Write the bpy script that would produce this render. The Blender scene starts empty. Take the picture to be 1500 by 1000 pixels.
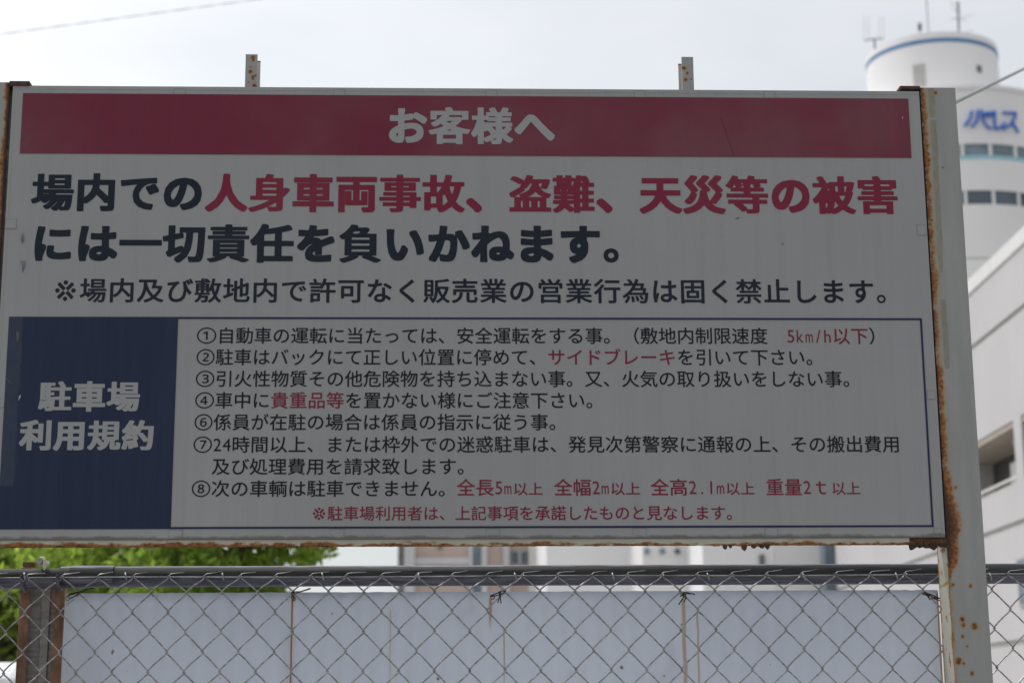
import bpy, bmesh, math, random
import numpy as np
from mathutils import Vector, Matrix, noise

random.seed(7)
rng = np.random.default_rng(7)
sc = bpy.context.scene
col = sc.collection

# ------------------------------------------------------------------ camera
FPX = 2500.0                       # focal length in pixels of the 1500 px wide photograph (60 mm)
PITCH = math.atan(FPX / 11700); YAW = FPX / 69500; ROLL = -0.0063; EYE = 1.53
_F = Vector((math.sin(YAW) * math.cos(PITCH), math.cos(YAW) * math.cos(PITCH), math.sin(PITCH)))
_R = Vector((math.cos(YAW), -math.sin(YAW), 0)); _U = _R.cross(_F)
_c, _s = math.cos(ROLL), math.sin(ROLL)
_R, _U = _c * _R + _s * _U, -_s * _R + _c * _U

def at(x, y, Y):
    """world point on the vertical plane at distance Y whose direction is read off the photograph"""
    x, y, Y = float(x), float(y), float(Y)
    r = _F + (x - 750) / FPX * _R + (500 - y) / FPX * _U
    r = r * (Y / r.y)
    return Vector((r.x, Y, r.z + EYE))

cd = bpy.data.cameras.new('camera'); cam = bpy.data.objects.new('camera', cd); col.objects.link(cam)
cd.sensor_width = 36; cd.lens = 36 * FPX / 1500
cam.matrix_world = Matrix(((_R.x, _U.x, -_F.x, 0), (_R.y, _U.y, -_F.y, 0), (_R.z, _U.z, -_F.z, EYE), (0, 0, 0, 1)))
cd.clip_start = 0.05; cd.clip_end = 3000
cd.dof.use_dof = True; cd.dof.focus_distance = 3.52; cd.dof.aperture_fstop = 5.6
sc.camera = cam

# ------------------------------------------------------------------ world, sun, exposure
SUN_EL, SUN_AZ = math.radians(57), math.radians(-62)
S = Vector((math.sin(SUN_AZ) * math.cos(SUN_EL), math.cos(SUN_AZ) * math.cos(SUN_EL), math.sin(SUN_EL)))
w = bpy.data.worlds.new('World'); sc.world = w; w.use_nodes = True
nt = w.node_tree; nt.nodes.clear()
out = nt.nodes.new('ShaderNodeOutputWorld'); bg = nt.nodes.new('ShaderNodeBackground')
sky = nt.nodes.new('ShaderNodeTexSky'); sky.sky_type = 'NISHITA'; sky.sun_disc = False
sky.sun_elevation = SUN_EL; sky.sun_rotation = SUN_AZ
tc = nt.nodes.new('ShaderNodeTexCoord')
dot = nt.nodes.new('ShaderNodeVectorMath'); dot.operation = 'DOT_PRODUCT'; dot.inputs[1].default_value = S
nt.links.new(tc.outputs['Generated'], dot.inputs[0])
def wm(op, a, b=None, clamp=False):
    n = nt.nodes.new('ShaderNodeMath'); n.operation = op; n.use_clamp = clamp
    for i, v in enumerate((a, b)):
        if v is None: continue
        if isinstance(v, (int, float)): n.inputs[i].default_value = v
        else: nt.links.new(v, n.inputs[i])
    return n.outputs[0]
glow = wm('POWER', wm('MAXIMUM', wm('ADD', wm('MULTIPLY', dot.outputs['Value'], 0.5), 0.5), 0.0), 5.0)
nz = nt.nodes.new('ShaderNodeTexNoise'); nz.inputs['Scale'].default_value = 2.6; nz.inputs['Detail'].default_value = 5
mp = nt.nodes.new('ShaderNodeMapping'); mp.inputs['Scale'].default_value = (1, 1, 2.6)
nt.links.new(tc.outputs['Generated'], mp.inputs[0]); nt.links.new(mp.outputs[0], nz.inputs['Vector'])
cl = wm('ADD', wm('MULTIPLY', nz.outputs['Fac'], 0.66), 0.67)
SKY_K = 0.1
veil = wm('MULTIPLY', wm('MULTIPLY', wm('ADD', wm('MULTIPLY', glow, 1.3), 0.43), cl), 1 / SKY_K)
vm = nt.nodes.new('ShaderNodeVectorMath'); vm.operation = 'SCALE'; vm.inputs[0].default_value = (1.0, 1.0, 0.985)
nt.links.new(veil, vm.inputs['Scale'])
sk2 = nt.nodes.new('ShaderNodeVectorMath'); sk2.operation = 'SCALE'; sk2.inputs['Scale'].default_value = 0.36
nt.links.new(sky.outputs[0], sk2.inputs[0])
ad = nt.nodes.new('ShaderNodeVectorMath'); ad.operation = 'ADD'
nt.links.new(sk2.outputs[0], ad.inputs[0]); nt.links.new(vm.outputs[0], ad.inputs[1])
nt.links.new(ad.outputs[0], bg.inputs['Color']); bg.inputs['Strength'].default_value = SKY_K
nt.links.new(bg.outputs[0], out.inputs['Surface'])

sl = bpy.data.lights.new('sun', 'SUN'); sl.energy = 1.45; sl.angle = math.radians(3.0); sl.color = (1, 0.95, 0.88)
so = bpy.data.objects.new('sun', sl); col.objects.link(so)
so.rotation_mode = 'QUATERNION'; so.rotation_quaternion = S.to_track_quat('Z', 'Y')
vs = sc.view_settings; vs.view_transform = 'Standard'; vs.look = 'None'; vs.exposure = 0.0; vs.gamma = 1; vs.use_curve_mapping = False
sc.render.film_transparent = False

# ------------------------------------------------------------------ helpers
def tag(o, label=None, cat=None, group=None, kind=None):
    for k, v in (('label', label), ('category', cat), ('group', group), ('kind', kind)):
        if v: o[k] = v
    return o

def empty(name, loc=(0, 0, 0)):
    o = bpy.data.objects.new(name, None); o.location = loc; o.empty_display_size = 0.2
    col.objects.link(o); return o

class MB:
    """collects boxes and tubes in world coordinates and links them as one mesh object"""
    def __init__(s): s.v = []; s.f = []
    def quad(s, *p):
        i = len(s.v); s.v += [tuple(q) for q in p]; s.f.append(tuple(range(i, i + len(p))))
    def box(s, x0, x1, y0, y1, z0, z1):
        i = len(s.v)
        s.v += [(x, y, z) for x in (x0, x1) for y in (y0, y1) for z in (z0, z1)]
        s.f += [tuple(i + k for k in q) for q in ((0, 1, 3, 2), (4, 6, 7, 5), (0, 4, 5, 1), (2, 3, 7, 6), (0, 2, 6, 4), (1, 5, 7, 3))]
        return s
    def tube(s, pts, r, n=8, caps=True):
        pts = [Vector(p) for p in pts]; i0 = len(s.v); m = len(pts)
        for k, p in enumerate(pts):
            t = (pts[min(k + 1, m - 1)] - pts[max(k - 1, 0)]).normalized()
            ref = Vector((0, 0, 1)) if abs(t.z) < 0.9 else Vector((0, 1, 0))
            if k == 0: a = t.cross(ref).normalized()
            else: a = (a - t * a.dot(t)).normalized()
            b = t.cross(a); rr = r[k] if isinstance(r, (list, tuple)) else r
            for j in range(n):
                q = 2 * math.pi * j / n
                s.v.append(tuple(p + rr * (math.cos(q) * a + math.sin(q) * b)))
        for k in range(m - 1):
            for j in range(n):
                j2 = (j + 1) % n
                s.f.append((i0 + k * n + j, i0 + k * n + j2, i0 + (k + 1) * n + j2, i0 + (k + 1) * n + j))
        if caps:
            s.f.append(tuple(i0 + j for j in reversed(range(n)))); s.f.append(tuple(i0 + (m - 1) * n + j for j in range(n)))
        return s
    def mesh(s, name):
        me = bpy.data.meshes.new(name); me.from_pydata(s.v, [], s.f); me.update(); return me
    def build(s, name, mat, parent=None, bevel=0, smooth=False, fix=True):
        me = s.mesh(name)
        if fix:
            bm = bmesh.new(); bm.from_mesh(me); bmesh.ops.recalc_face_normals(bm, faces=bm.faces); bm.to_mesh(me); bm.free()
        return link(name, me, mat, parent, bevel, smooth)

def link(name, me, mat, parent=None, bevel=0, smooth=False):
    if mat: me.materials.append(mat)
    if smooth:
        me.polygons.foreach_set('use_smooth', [True] * len(me.polygons))
    o = bpy.data.objects.new(name, me); col.objects.link(o)
    if parent:
        o.parent = parent
        p = parent; off = Vector((0, 0, 0))
        while p: off += Vector(p.location); p = p.parent
        o.location = -off
    if bevel:
        b = o.modifiers.new('bevel', 'BEVEL'); b.width = bevel; b.segments = 2; b.limit_method = 'ANGLE'
    return o

# ---- materials
class N:
    """thin wrapper for node expressions"""
    def __init__(s, name):
        s.m = bpy.data.materials.new(name); s.m.use_nodes = True; s.t = s.m.node_tree
        s.b = s.t.nodes['Principled BSDF']; s.tc = s.t.nodes.new('ShaderNodeTexCoord')
        s.pos = s.t.nodes.new('ShaderNodeNewGeometry').outputs['Position']
    def new(s, k): return s.t.nodes.new(k)
    def ln(s, a, b):
        if isinstance(a, (int, float)): b.default_value = a
        elif isinstance(a, (tuple, list)): b.default_value = tuple(a) + ((1,) if len(a) == 3 and len(b.default_value) == 4 else ())
        else: s.t.links.new(a, b)
    def mth(s, op, a, b=0.0, c=None, clamp=False):
        n = s.new('ShaderNodeMath'); n.operation = op; n.use_clamp = clamp
        s.ln(a, n.inputs[0]); s.ln(b, n.inputs[1])
        if c is not None: s.ln(c, n.inputs[2])
        return n.outputs[0]
    def noise(s, scale, detail=4, rough=0.55, vec=None, stretch=None):
        n = s.new('ShaderNodeTexNoise'); n.inputs['Scale'].default_value = scale
        n.inputs['Detail'].default_value = detail; n.inputs['Roughness'].default_value = rough
        v = vec or s.pos
        if stretch:
            mpn = s.new('ShaderNodeMapping'); mpn.inputs['Scale'].default_value = stretch; s.ln(v, mpn.inputs[0]); v = mpn.outputs[0]
        s.ln(v, n.inputs['Vector']); return n.outputs['Fac']
    def ramp(s, x, a, b):
        n = s.new('ShaderNodeMapRange'); n.interpolation_type = 'SMOOTHSTEP'
        s.ln(x, n.inputs['Value']); n.inputs['From Min'].default_value = a; n.inputs['From Max'].default_value = b
        return n.outputs['Result']
    def mix(s, f, a, b):
        n = s.new('ShaderNodeMix'); n.data_type = 'RGBA'
        s.ln(f, n.inputs[0]); s.ln(a, n.inputs[6]); s.ln(b, n.inputs[7]); return n.outputs[2]
    def sep(s, v=None):
        n = s.new('ShaderNodeSeparateXYZ'); s.ln(v or s.pos, n.inputs[0]); return n.outputs
    def attr(s, name):
        n = s.new('ShaderNodeAttribute'); n.attribute_name = name; return n.outputs['Fac']
    def bump(s, h, strength=0.3, dist=0.002):
        n = s.new('ShaderNodeBump'); n.inputs['Strength'].default_value = strength; n.inputs['Distance'].default_value = dist
        s.ln(h, n.inputs['Height']); s.ln(n.outputs[0], s.b.inputs['Normal'])
    def fin(s, colr, rough=0.6, metal=0.0, spec=0.5):
        s.ln(colr, s.b.inputs['Base Color']); s.ln(rough, s.b.inputs['Roughness']); s.ln(metal, s.b.inputs['Metallic'])
        s.b.inputs['Specular IOR Level'].default_value = spec
        return s.m

def plain(name, c, rough=0.6, var=0.12, scale=3.0, metal=0.0, spec=0.5, bump=0):
    n = N(name); f = n.noise(scale, 6)
    d = tuple(x * (1 - var) for x in c); l = tuple(min(1, x * (1 + var)) for x in c)
    if bump: n.bump(n.noise(scale * 6, 5), 0.4, bump)
    return n.fin(n.mix(n.ramp(f, 0.3, 0.7), d, l), rough, metal, spec)

def printed(name, c, fade=0.12, spec=0.15, streak=0.10):
    """weathered print film: faint vertical streaks, specks of dirt and a patchy fade"""
    n = N(name)
    st = n.ramp(n.noise(1.0, 6, 0.6, stretch=(55, 1, 2.2)), 0.35, 0.75)
    pt = n.ramp(n.noise(2.3, 4, 0.6), 0.35, 0.7)
    sp = n.ramp(n.noise(120, 2, 0.5), 0.74, 0.80)
    cc = n.mix(n.mth('MULTIPLY', pt, fade), c, tuple(0.62 * x + 0.09 for x in c))
    cc = n.mix(n.mth('MULTIPLY', st, streak), cc, tuple(x * 0.45 + 0.03 for x in c))
    cc = n.mix(n.mth('MULTIPLY', sp, 0.5), cc, tuple(x * 0.4 for x in c))
    weave = n.noise(260, 2, 0.5)
    n.bump(weave, 0.08, 0.0004)
    return n.fin(cc, n.mth('ADD', 0.42, n.mth('MULTIPLY', pt, 0.15)), 0, spec)

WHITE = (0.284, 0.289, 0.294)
def panel_mat():
    n = N('panel_white')
    z = n.sep()[2]; x = n.sep()[0]
    st = n.ramp(n.noise(1.0, 7, 0.6, stretch=(45, 1, 1.5)), 0.4, 0.8)
    pt = n.noise(1.6, 5, 0.6)
    sp = n.ramp(n.noise(95, 2, 0.5), 0.76, 0.82)
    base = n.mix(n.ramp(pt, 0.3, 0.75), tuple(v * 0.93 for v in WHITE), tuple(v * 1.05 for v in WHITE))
    base = n.mix(n.mth('MULTIPLY', st, 0.22), base, (0.19, 0.185, 0.17))
    grime = n.mth('MULTIPLY', n.mth('SUBTRACT', 1.0, n.ramp(n.mth('ADD', z, n.mth('MULTIPLY', n.noise(26, 6, 0.7), 0.020)), at(700, 787.5, 3.45).z + 0.0105, at(700, 787.5, 3.45).z + 0.0175)), 0.85)
    base = n.mix(grime, base, (0.10, 0.10, 0.085))
    base = n.mix(n.mth('MULTIPLY', sp, 0.5), base, (0.12, 0.11, 0.09))
    n.bump(n.noise(260, 2, 0.5), 0.06, 0.0004)
    return n.fin(base, n.mth('ADD', 0.45, n.mth('MULTIPLY', pt, 0.15)), 0, 0.3)

def rusty(name, paint, spec=0.4):
    """paint with a rust mask held in the vertex attribute «rust» (amount) and «core» (how dark, also painted gap shade on post sides), «tape» = glue residue"""
    n = N(name)
    br = n.noise(140, 6, 0.7); br2 = n.noise(38, 5, 0.65)
    a = n.mth('ADD', n.attr('rust'), n.mth('MULTIPLY', n.mth('SUBTRACT', br2, 0.5), 0.9))
    halo = n.ramp(a, 0.12, 0.55); rust = n.ramp(n.mth('ADD', a, n.mth('MULTIPLY', n.mth('SUBTRACT', br, 0.5), 0.5)), 0.42, 0.78)
    pv = n.mix(n.ramp(n.noise(9, 5, 0.6, stretch=(3, 1, 0.5)), 0.3, 0.75), tuple(v * 0.9 for v in paint), tuple(v * 1.06 for v in paint))
    tp = n.ramp(n.mth('ADD', n.attr('tape'), n.mth('MULTIPLY', n.mth('SUBTRACT', n.noise(60, 6, 0.7), 0.5), 0.5)), 0.48, 0.55)
    pv = n.mix(tp, pv, n.mix(n.noise(150, 4, 0.6, stretch=(1, 1, 0.35)), (0.14, 0.14, 0.115), (0.27, 0.27, 0.22)))
    c = n.mix(n.mth('MULTIPLY', halo, 0.75), pv, (0.30, 0.20, 0.08))
    rc = n.mix(n.ramp(br, 0.35, 0.7), (0.30, 0.115, 0.036), (0.085, 0.034, 0.017))
    rc = n.mix(n.attr('core'), rc, (0.018, 0.011, 0.008))
    c = n.mix(rust, c, rc)
    n.bump(n.mth('ADD', n.mth('MULTIPLY', rust, br), n.mth('MULTIPLY', tp, 0.4)), 0.6, 0.0012)
    return n.fin(c, n.mth('ADD', 0.42, n.mth('MULTIPLY', halo, 0.4)), 0, spec)

M = {}
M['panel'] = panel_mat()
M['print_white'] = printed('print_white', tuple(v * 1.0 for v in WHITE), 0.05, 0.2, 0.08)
M['print_red'] = printed('print_red', (0.175, 0.015, 0.040), 0.12)
M['band_red'] = printed('band_red', (0.142, 0.013, 0.036), 0.42, 0.22, 0.22)
M['print_navy'] = printed('print_navy', (0.010, 0.015, 0.026), 0.05)
M['print_black'] = printed('print_black', (0.009, 0.012, 0.018), 0.03)
M['border_navy'] = printed('border_navy', (0.018, 0.019, 0.065), 0.05)
def block_mat():
    n = N('block_navy'); x = n.sep()[0]; z = n.sep()[2]
    base = n.mix(n.ramp(n.noise(1.0, 6, 0.65, stretch=(40, 1, 3)), 0.3, 0.8), (0.013, 0.021, 0.052), (0.021, 0.030, 0.064))
    e = n.mth('ADD', x, n.mth('MULTIPLY', n.mth('SUBTRACT', n.noise(14, 5, 0.7), 0.5), 0.012))
    strip = n.mth('SUBTRACT', 1.0, n.ramp(e, -0.884, -0.877))
    low = n.ramp(n.mth('ADD', z, n.mth('MULTIPLY', n.mth('SUBTRACT', n.noise(25, 5, 0.7), 0.5), 0.01)), 1.968, 1.971)
    base = n.mix(n.mth('MULTIPLY', n.mth('MULTIPLY', strip, low), n.mth('MULTIPLY', n.noise(9, 5, 0.7), 0.62)), base, (0.07, 0.085, 0.11))
    sp = n.ramp(n.noise(90, 2, 0.5), 0.75, 0.8)
    base = n.mix(n.mth('MULTIPLY', sp, 0.6), base, (0.01, 0.01, 0.02))
    return n.fin(base, 0.5, 0, 0.2)
M['block'] = block_mat()
M['post'] = rusty('post_paint', (0.272, 0.273, 0.272))
M['post_side'] = rusty('beam_and_lit_side_paint', (0.42, 0.405, 0.35))  # rail cream; on post sides and rear angles the lighter tone paints in light
M['rust_iron'] = plain('rust_iron', (0.055, 0.024, 0.016), 0.85, 0.6, 90, bump=0.002)
def steel(name, lo, hi, rough, metal=0.75):
    n = N(name); a = n.noise(30, 6, 0.65, stretch=(0.6, 6, 6)); b = n.noise(220, 3, 0.6)
    c = n.mix(n.ramp(n.mth('ADD', n.mth('MULTIPLY', a, 0.8), n.mth('MULTIPLY', b, 0.2)), 0.35, 0.65), lo, hi)
    n.bump(b, 0.15, 0.0006)
    return n.fin(c, n.mth('ADD', rough, n.mth('MULTIPLY', a, 0.2)), metal, 0.5)
def rail_mat():
    n = N('galvanised_rail'); z = n.sep()[2]; a = n.noise(30, 6, 0.65, stretch=(0.5, 6, 6)); b = n.noise(200, 3, 0.6)
    zr = at(800, 842.1, 3.592).z
    c = n.mix(n.ramp(a, 0.35, 0.65), (0.085, 0.085, 0.12), (0.19, 0.19, 0.25))
    e = n.mth('ADD', z, n.mth('MULTIPLY', n.mth('SUBTRACT', a, 0.5), 0.006))
    up = n.mth('MULTIPLY', n.ramp(e, zr - 0.006, zr - 0.003), n.mth('SUBTRACT', 1.0, n.ramp(e, zr + 0.0175, zr + 0.0195)))
    d = n.mix(n.ramp(n.noise(40, 6, 0.7, stretch=(0.4, 8, 8)), 0.35, 0.7), (0.016, 0.017, 0.016), (0.055, 0.058, 0.055))
    n.bump(b, 0.2, 0.0006)
    return n.fin(n.mix(n.mth('MULTIPLY', up, 0.93), c, d), n.mth('ADD', 0.42, n.mth('MULTIPLY', up, 0.25)), n.mth('MULTIPLY', n.mth('SUBTRACT', 1.0, up), 0.45), 0.4)
M['rail'] = rail_mat()
M['wire'] = steel('galvanised_wire', (0.18, 0.182, 0.19), (0.50, 0.505, 0.53), 0.26, 0.85)
M['clip'] = steel('bright_clip', (0.28, 0.28, 0.28), (0.5, 0.5, 0.5), 0.25, 0.8)
M['channel'] = steel('channel_web', (0.25, 0.235, 0.22), (0.38, 0.37, 0.355), 0.5, 0.2)
M['channel_rust'] = plain('channel_rust', (0.21, 0.112, 0.068), 0.8, 0.45, 25, bump=0.001)
M['black_wire'] = plain('black_wire', (0.022, 0.014, 0.011), 0.7, 0.4, 100)
M['asphalt'] = plain('worn_concrete', (0.285, 0.27, 0.245), 0.9, 0.25, 2.0, bump=0.01)

# ------------------------------------------------------------------ lettering: glyph outlines widened to the weight of the painted type
_raw = {}
def raw_segments(ch):
    if ch in _raw: return _raw[ch]
    c = bpy.data.curves.new('glyph', 'FONT'); c.body = ch; c.size = 1; c.resolution_u = 4
    o = bpy.data.objects.new('glyph', c); col.objects.link(o)
    dg = bpy.context.evaluated_depsgraph_get(); dg.update()
    me = bpy.data.meshes.new_from_object(o.evaluated_get(dg))
    V = np.array([v.co[:2] for v in me.vertices]) if len(me.vertices) else np.zeros((0, 2))
    cnt = {}
    for p in me.polygons:
        for k in p.edge_keys: cnt[k] = cnt.get(k, 0) + 1
    E = [(V[a], V[b]) for (a, b), n in cnt.items() if n == 1]
    bpy.data.objects.remove(o); bpy.data.curves.remove(c); bpy.data.meshes.remove(me)
    _raw[ch] = np.array(E) if E else np.zeros((0, 2, 2)); return _raw[ch]

_gl = {}
def glyph(ch, wgt, res, pw=4.0, sx=1.0, wy=None):
    """flat mesh (verts, faces) of a character in a 1x1 cell (y from -0.12 to 0.88), strokes widened by wgt"""
    wy = wgt if wy is None else wy; ani = wy / wgt if wgt else 1.0
    key = (ch, wgt, res, pw, sx, wy)
    if key in _gl: return _gl[key]
    E = raw_segments(ch)
    if not len(E): _gl[key] = ([], []); return _gl[key]
    E = E.copy(); E[:, :, 0] *= sx
    pad = 0.06; x0, x1 = E[:, :, 0].min() - pad, E[:, :, 0].max() + pad; y0, y1 = E[:, :, 1].min() - pad, E[:, :, 1].max() + pad
    nx = max(4, int((x1 - x0) * res)); ny = max(4, int((y1 - y0) * res))
    X = np.linspace(x0, x1, nx); Y = np.linspace(y0, y1, ny); gx, gy = np.meshgrid(X, Y)
    A, B = E[:, 0], E[:, 1]
    ins = np.zeros(gx.shape, bool)
    for a, b in zip(A, B):
        if a[1] == b[1]: continue
        m = (a[1] > gy) != (b[1] > gy)
        ins ^= m & (gx < (b[0] - a[0]) * (gy - a[1]) / (b[1] - a[1]) + a[0])
    L = np.hypot(*(B - A).T); pts = []
    for a, b, l in zip(A, B, L):
        k = max(1, int(l / 0.012)); t = (np.arange(k) + 0.5)[:, None] / k; pts.append(a + (b - a) * t)
        if wgt: pts.append(a[None])
    Pn = np.concatenate(pts)
    D = np.full(gx.size, 9.0); G = np.stack([gx.ravel(), gy.ravel()], 1)
    for i in range(0, len(G), 4000):
        d = np.abs(G[i:i + 4000, None] - Pn[None]); d[:, :, 0] *= ani; D[i:i + 4000] = ((d ** pw).sum(2) ** (1 / pw)).min(1)
    D = D.reshape(gx.shape); F = np.where(ins, -D, D) - wy
    vs_, fs = [], []
    def add(poly):
        i = len(vs_); vs_.extend(poly); fs.append(tuple(range(i, i + len(poly))))
    for j in range(ny - 1):
        run = None
        for i in range(nx):
            full = i < nx - 1 and F[j, i] < 0 and F[j, i + 1] < 0 and F[j + 1, i] < 0 and F[j + 1, i + 1] < 0
            if full:
                if run is None: run = i
                continue
            if run is not None: add([(X[run], Y[j]), (X[i], Y[j]), (X[i], Y[j + 1]), (X[run], Y[j + 1])]); run = None
            if i == nx - 1: break
            q = [(X[i], Y[j], F[j, i]), (X[i + 1], Y[j], F[j, i + 1]), (X[i + 1], Y[j + 1], F[j + 1, i + 1]), (X[i], Y[j + 1], F[j + 1, i])]
            if all(p[2] >= 0 for p in q): continue
            poly = []
            for k in range(4):
                p, r = q[k], q[(k + 1) % 4]
                if p[2] < 0: poly.append((p[0], p[1]))
                if (p[2] < 0) != (r[2] < 0):
                    t = p[2] / (p[2] - r[2]); poly.append((p[0] + (r[0] - p[0]) * t, p[1] + (r[1] - p[1]) * t))
            if len(poly) > 2: add(poly)
    _gl[key] = (vs_, fs); return _gl[key]

SIGN_Y = 3.45
class Type:
    def __init__(s): s.v = []; s.f = []
    def put(s, ch, x, zc, wcell, em, wgt, res, sx=1.0, ox=0.0, wy=None, shrink=1.0, white=False):
        """ch centred on height zc, cell starting at x, wcell wide; em = glyph size in metres"""
        gv, gf = glyph(ch, wgt, res, 8.0 if wgt > 0.02 else 2.0, sx, wy); i = len(s.v); y = SIGN_Y - (0.0016 if white else 0.0006)
        for (a, b) in gv: s.v.append((x + (0.5 + (a + ox - 0.5) * shrink) * wcell, y, zc + (b - 0.38) * em))
        for f in gf: s.f.append(tuple(i + k for k in f))
    def build(s, name, mat, parent):
        me = bpy.data.meshes.new(name); me.from_pydata(s.v, [], s.f); me.update(); return link(name, me, mat, parent)

DENSE = set('場事故盗難等被害責負客様身駐規約敷業営禁為販')
SPARSE = set('でがご')
def run_text(chars, anchors, yl, yr, em_px, wgt, res, types, wd=None, Yp=SIGN_Y):
    """chars: list of (char, cells, colour); anchors: [(cell, x px)] ; yl, yr centre heights at first/last anchor"""
    cx = [a[0] for a in anchors]; px = [a[1] for a in anchors]
    pos = 0.0
    for ch, cells, colr in chars:
        xa = np.interp(pos, cx, px); xb = np.interp(pos + cells, cx, px); t = (xa - px[0]) / max(1, px[-1] - px[0])
        A = at(xa, yl + (yr - yl) * t, Yp); B = at(xb, yl + (yr - yl) * t, Yp)
        pos += cells
        if ch == '　': continue
        half = cells < 0.9
        emz = em_px * (B.x - A.x) / (xb - xa)
        ww = wgt
        wy_ = None; big = wd is not None
        if big:
            if ch in DENSE: wy_ = wd
            elif ord(ch) > 0x3100: wy_ = (wgt + wd) / 2
            elif ch in SPARSE: ww = wgt * 0.8
            elif ch == '。': ww = wgt * 0.55
        kw = dict(wy=wy_, shrink=0.965 if big else 1.0, white=(colr == 'w'))
        if half:
            raw = raw_segments(ch); wn = raw[:, :, 0].max() + raw[:, :, 0].min()
            s_ = 0.92 * 0.5 / max(wn, 0.45); s_ = min(s_, 0.95)
            ox = (0.5 - wn * s_) / 2
            types[colr].put(ch, A.x, A.z + 0.02 * emz, (B.x - A.x) / cells, emz * 1.04, 0.001, res, sx=s_, ox=ox)
        elif ch == '※':
            types[colr].put(ch, A.x, A.z + 0.05 * emz, (B.x - A.x), emz * 1.5, 0.0, res, sx=1.45, ox=0.03)
        elif ch in '①②③④⑥⑦⑧':
            types[colr].put(ch, A.x, A.z + 0.02 * emz, (B.x - A.x), emz * 1.12, ww * 0.4, res, sx=1.12, ox=-0.06)
        else:
            types[colr].put(ch, A.x, A.z, (B.x - A.x), emz, ww, res, **kw)

def S_(s, c='k'): return [(ch, 1.0, c) for ch in s]
def H_(s, c='k', w=0.5): return [(ch, w, c) for ch in s]

# ------------------------------------------------------------------ ground
g = MB(); g.quad((-900, -900, 0), (900, -900, 0), (900, 1500, 0), (-900, 1500, 0))
tag(g.build('ground', M['asphalt']), kind='structure')

# ------------------------------------------------------------------ the notice sign
sign = empty('parking_notice_sign', (0.04, SIGN_Y, 0))
tag(sign, 'large Japanese parking rules notice board with red header held between two rusty posts', 'notice sign')
PX0, PX1, PZ0, PZ1 = at(20, 130, SIGN_Y).x, at(1345, 133, SIGN_Y).x, at(700, 787.5, SIGN_Y).z, at(700, 130.8, SIGN_Y).z
b = MB(); b.box(PX0, PX1, SIGN_Y, SIGN_Y + 0.022, PZ0, PZ1)
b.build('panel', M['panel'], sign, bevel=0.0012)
# thin edging strips, a joint line away from the sheet
ew = 0.0105
for nm, bx in (('edge_strip', (PX0 - 0.0015, PX1 + 0.0015, PZ1 - 0.0065, PZ1 + 0.0015)), ('edge_strip', (PX0 - 0.0015, PX1 + 0.0015, PZ0 - 0.0015, PZ0 + 0.004)),
               ('edge_strip', (PX0 - 0.0015, PX0 + 0.004, PZ0 + 0.0045, PZ1 - 0.007)), ('edge_strip', (PX1 - 0.004, PX1 + 0.0015, PZ0 + 0.0045, PZ1 - 0.007))):
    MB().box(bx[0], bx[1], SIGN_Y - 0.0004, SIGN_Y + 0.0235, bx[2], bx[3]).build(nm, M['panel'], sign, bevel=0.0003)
def flat(name, x0, x1, y0, y1, mat, off, px=True, parent=sign):
    a = at(x0, y0, SIGN_Y); c_ = at(x1, y1, SIGN_Y)
    return MB().box(a.x, c_.x, SIGN_Y - off, SIGN_Y - off + 0.0007, c_.z, a.z).build(name, mat, parent)
BA, BB = at(34, 138, SIGN_Y), at(1335, 231, SIGN_Y); BL = at(29, 225.3, SIGN_Y); BT = at(1331, 144, SIGN_Y)
MB().box(BA.x, BB.x, SIGN_Y - 0.0012, SIGN_Y - 0.0004, (BB.z + BL.z) / 2, (BA.z + BT.z) / 2).build('red_header_band', M['band_red'], sign)
k0 = at(13.5, 464, SIGN_Y); k1 = at(249, 774.6, SIGN_Y); lr = at(1367, 771, SIGN_Y); lt = at(1350, 466, SIGN_Y)
kx1 = at(261, 466, SIGN_Y).x; kz1 = (k0.z + lt.z) / 2; kz0 = (k1.z + lr.z) / 2
MB().box(k0.x, kx1, SIGN_Y - 0.0012, SIGN_Y - 0.0004, kz0, kz1).build('navy_title_block', M['block'], sign)
for bx in ((kx1, lt.x, kz1 - 0.0038, kz1), (kx1, lt.x, kz0, kz0 + 0.0038), (lt.x - 0.0038, lt.x, kz0 + 0.0038, kz1 - 0.0038)):
    MB().box(bx[0], bx[1], SIGN_Y - 0.0012, SIGN_Y - 0.0004, bx[2], bx[3]).build('border_line', M['border_navy'], sign)
# covered rivets along the edges: a thin raised square each
M['tab_line'] = plain('tab_outline', (0.20, 0.205, 0.20), 0.7, 0.1, 40)
def tab(x, y, w_=17, h_=12):
    a = at(x - w_ / 2, y - h_ / 2, SIGN_Y); c_ = at(x + w_ / 2, y + h_ / 2, SIGN_Y)
    t = MB(); t.box(a.x, c_.x, SIGN_Y - 0.0008, SIGN_Y - 0.0002, c_.z, a.z)
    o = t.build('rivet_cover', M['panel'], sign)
    e = 0.0011; q = MB(); y0, y1 = SIGN_Y - 0.0009, SIGN_Y - 0.0003
    q.box(a.x - e, c_.x + e, y0, y1, a.z, a.z + e); q.box(a.x - e, c_.x + e, y0, y1, c_.z - e, c_.z)
    q.box(a.x - e, a.x, y0, y1, c_.z + 0.0001, a.z - 0.0001); q.box(c_.x, c_.x + e, y0, y1, c_.z + 0.0001, a.z - 0.0001)
    q.build('tape_edge', M['tab_line'], o)
for x in (263, 497, 720, 937, 1127): tab(x, 135.5 - (263 - x) * 0.004, 15, 9)
for x in (257, 494, 722, 937, 1130): tab(x, 782 - (x - 257) * 0.0035, 18, 11)
tab(16, 328, 14, 13); tab(1350, 337, 13, 14); tab(1364, 578, 11, 12); tab(3, 590, 9, 12)
tab(1374, 779, 12, 11)
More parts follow.
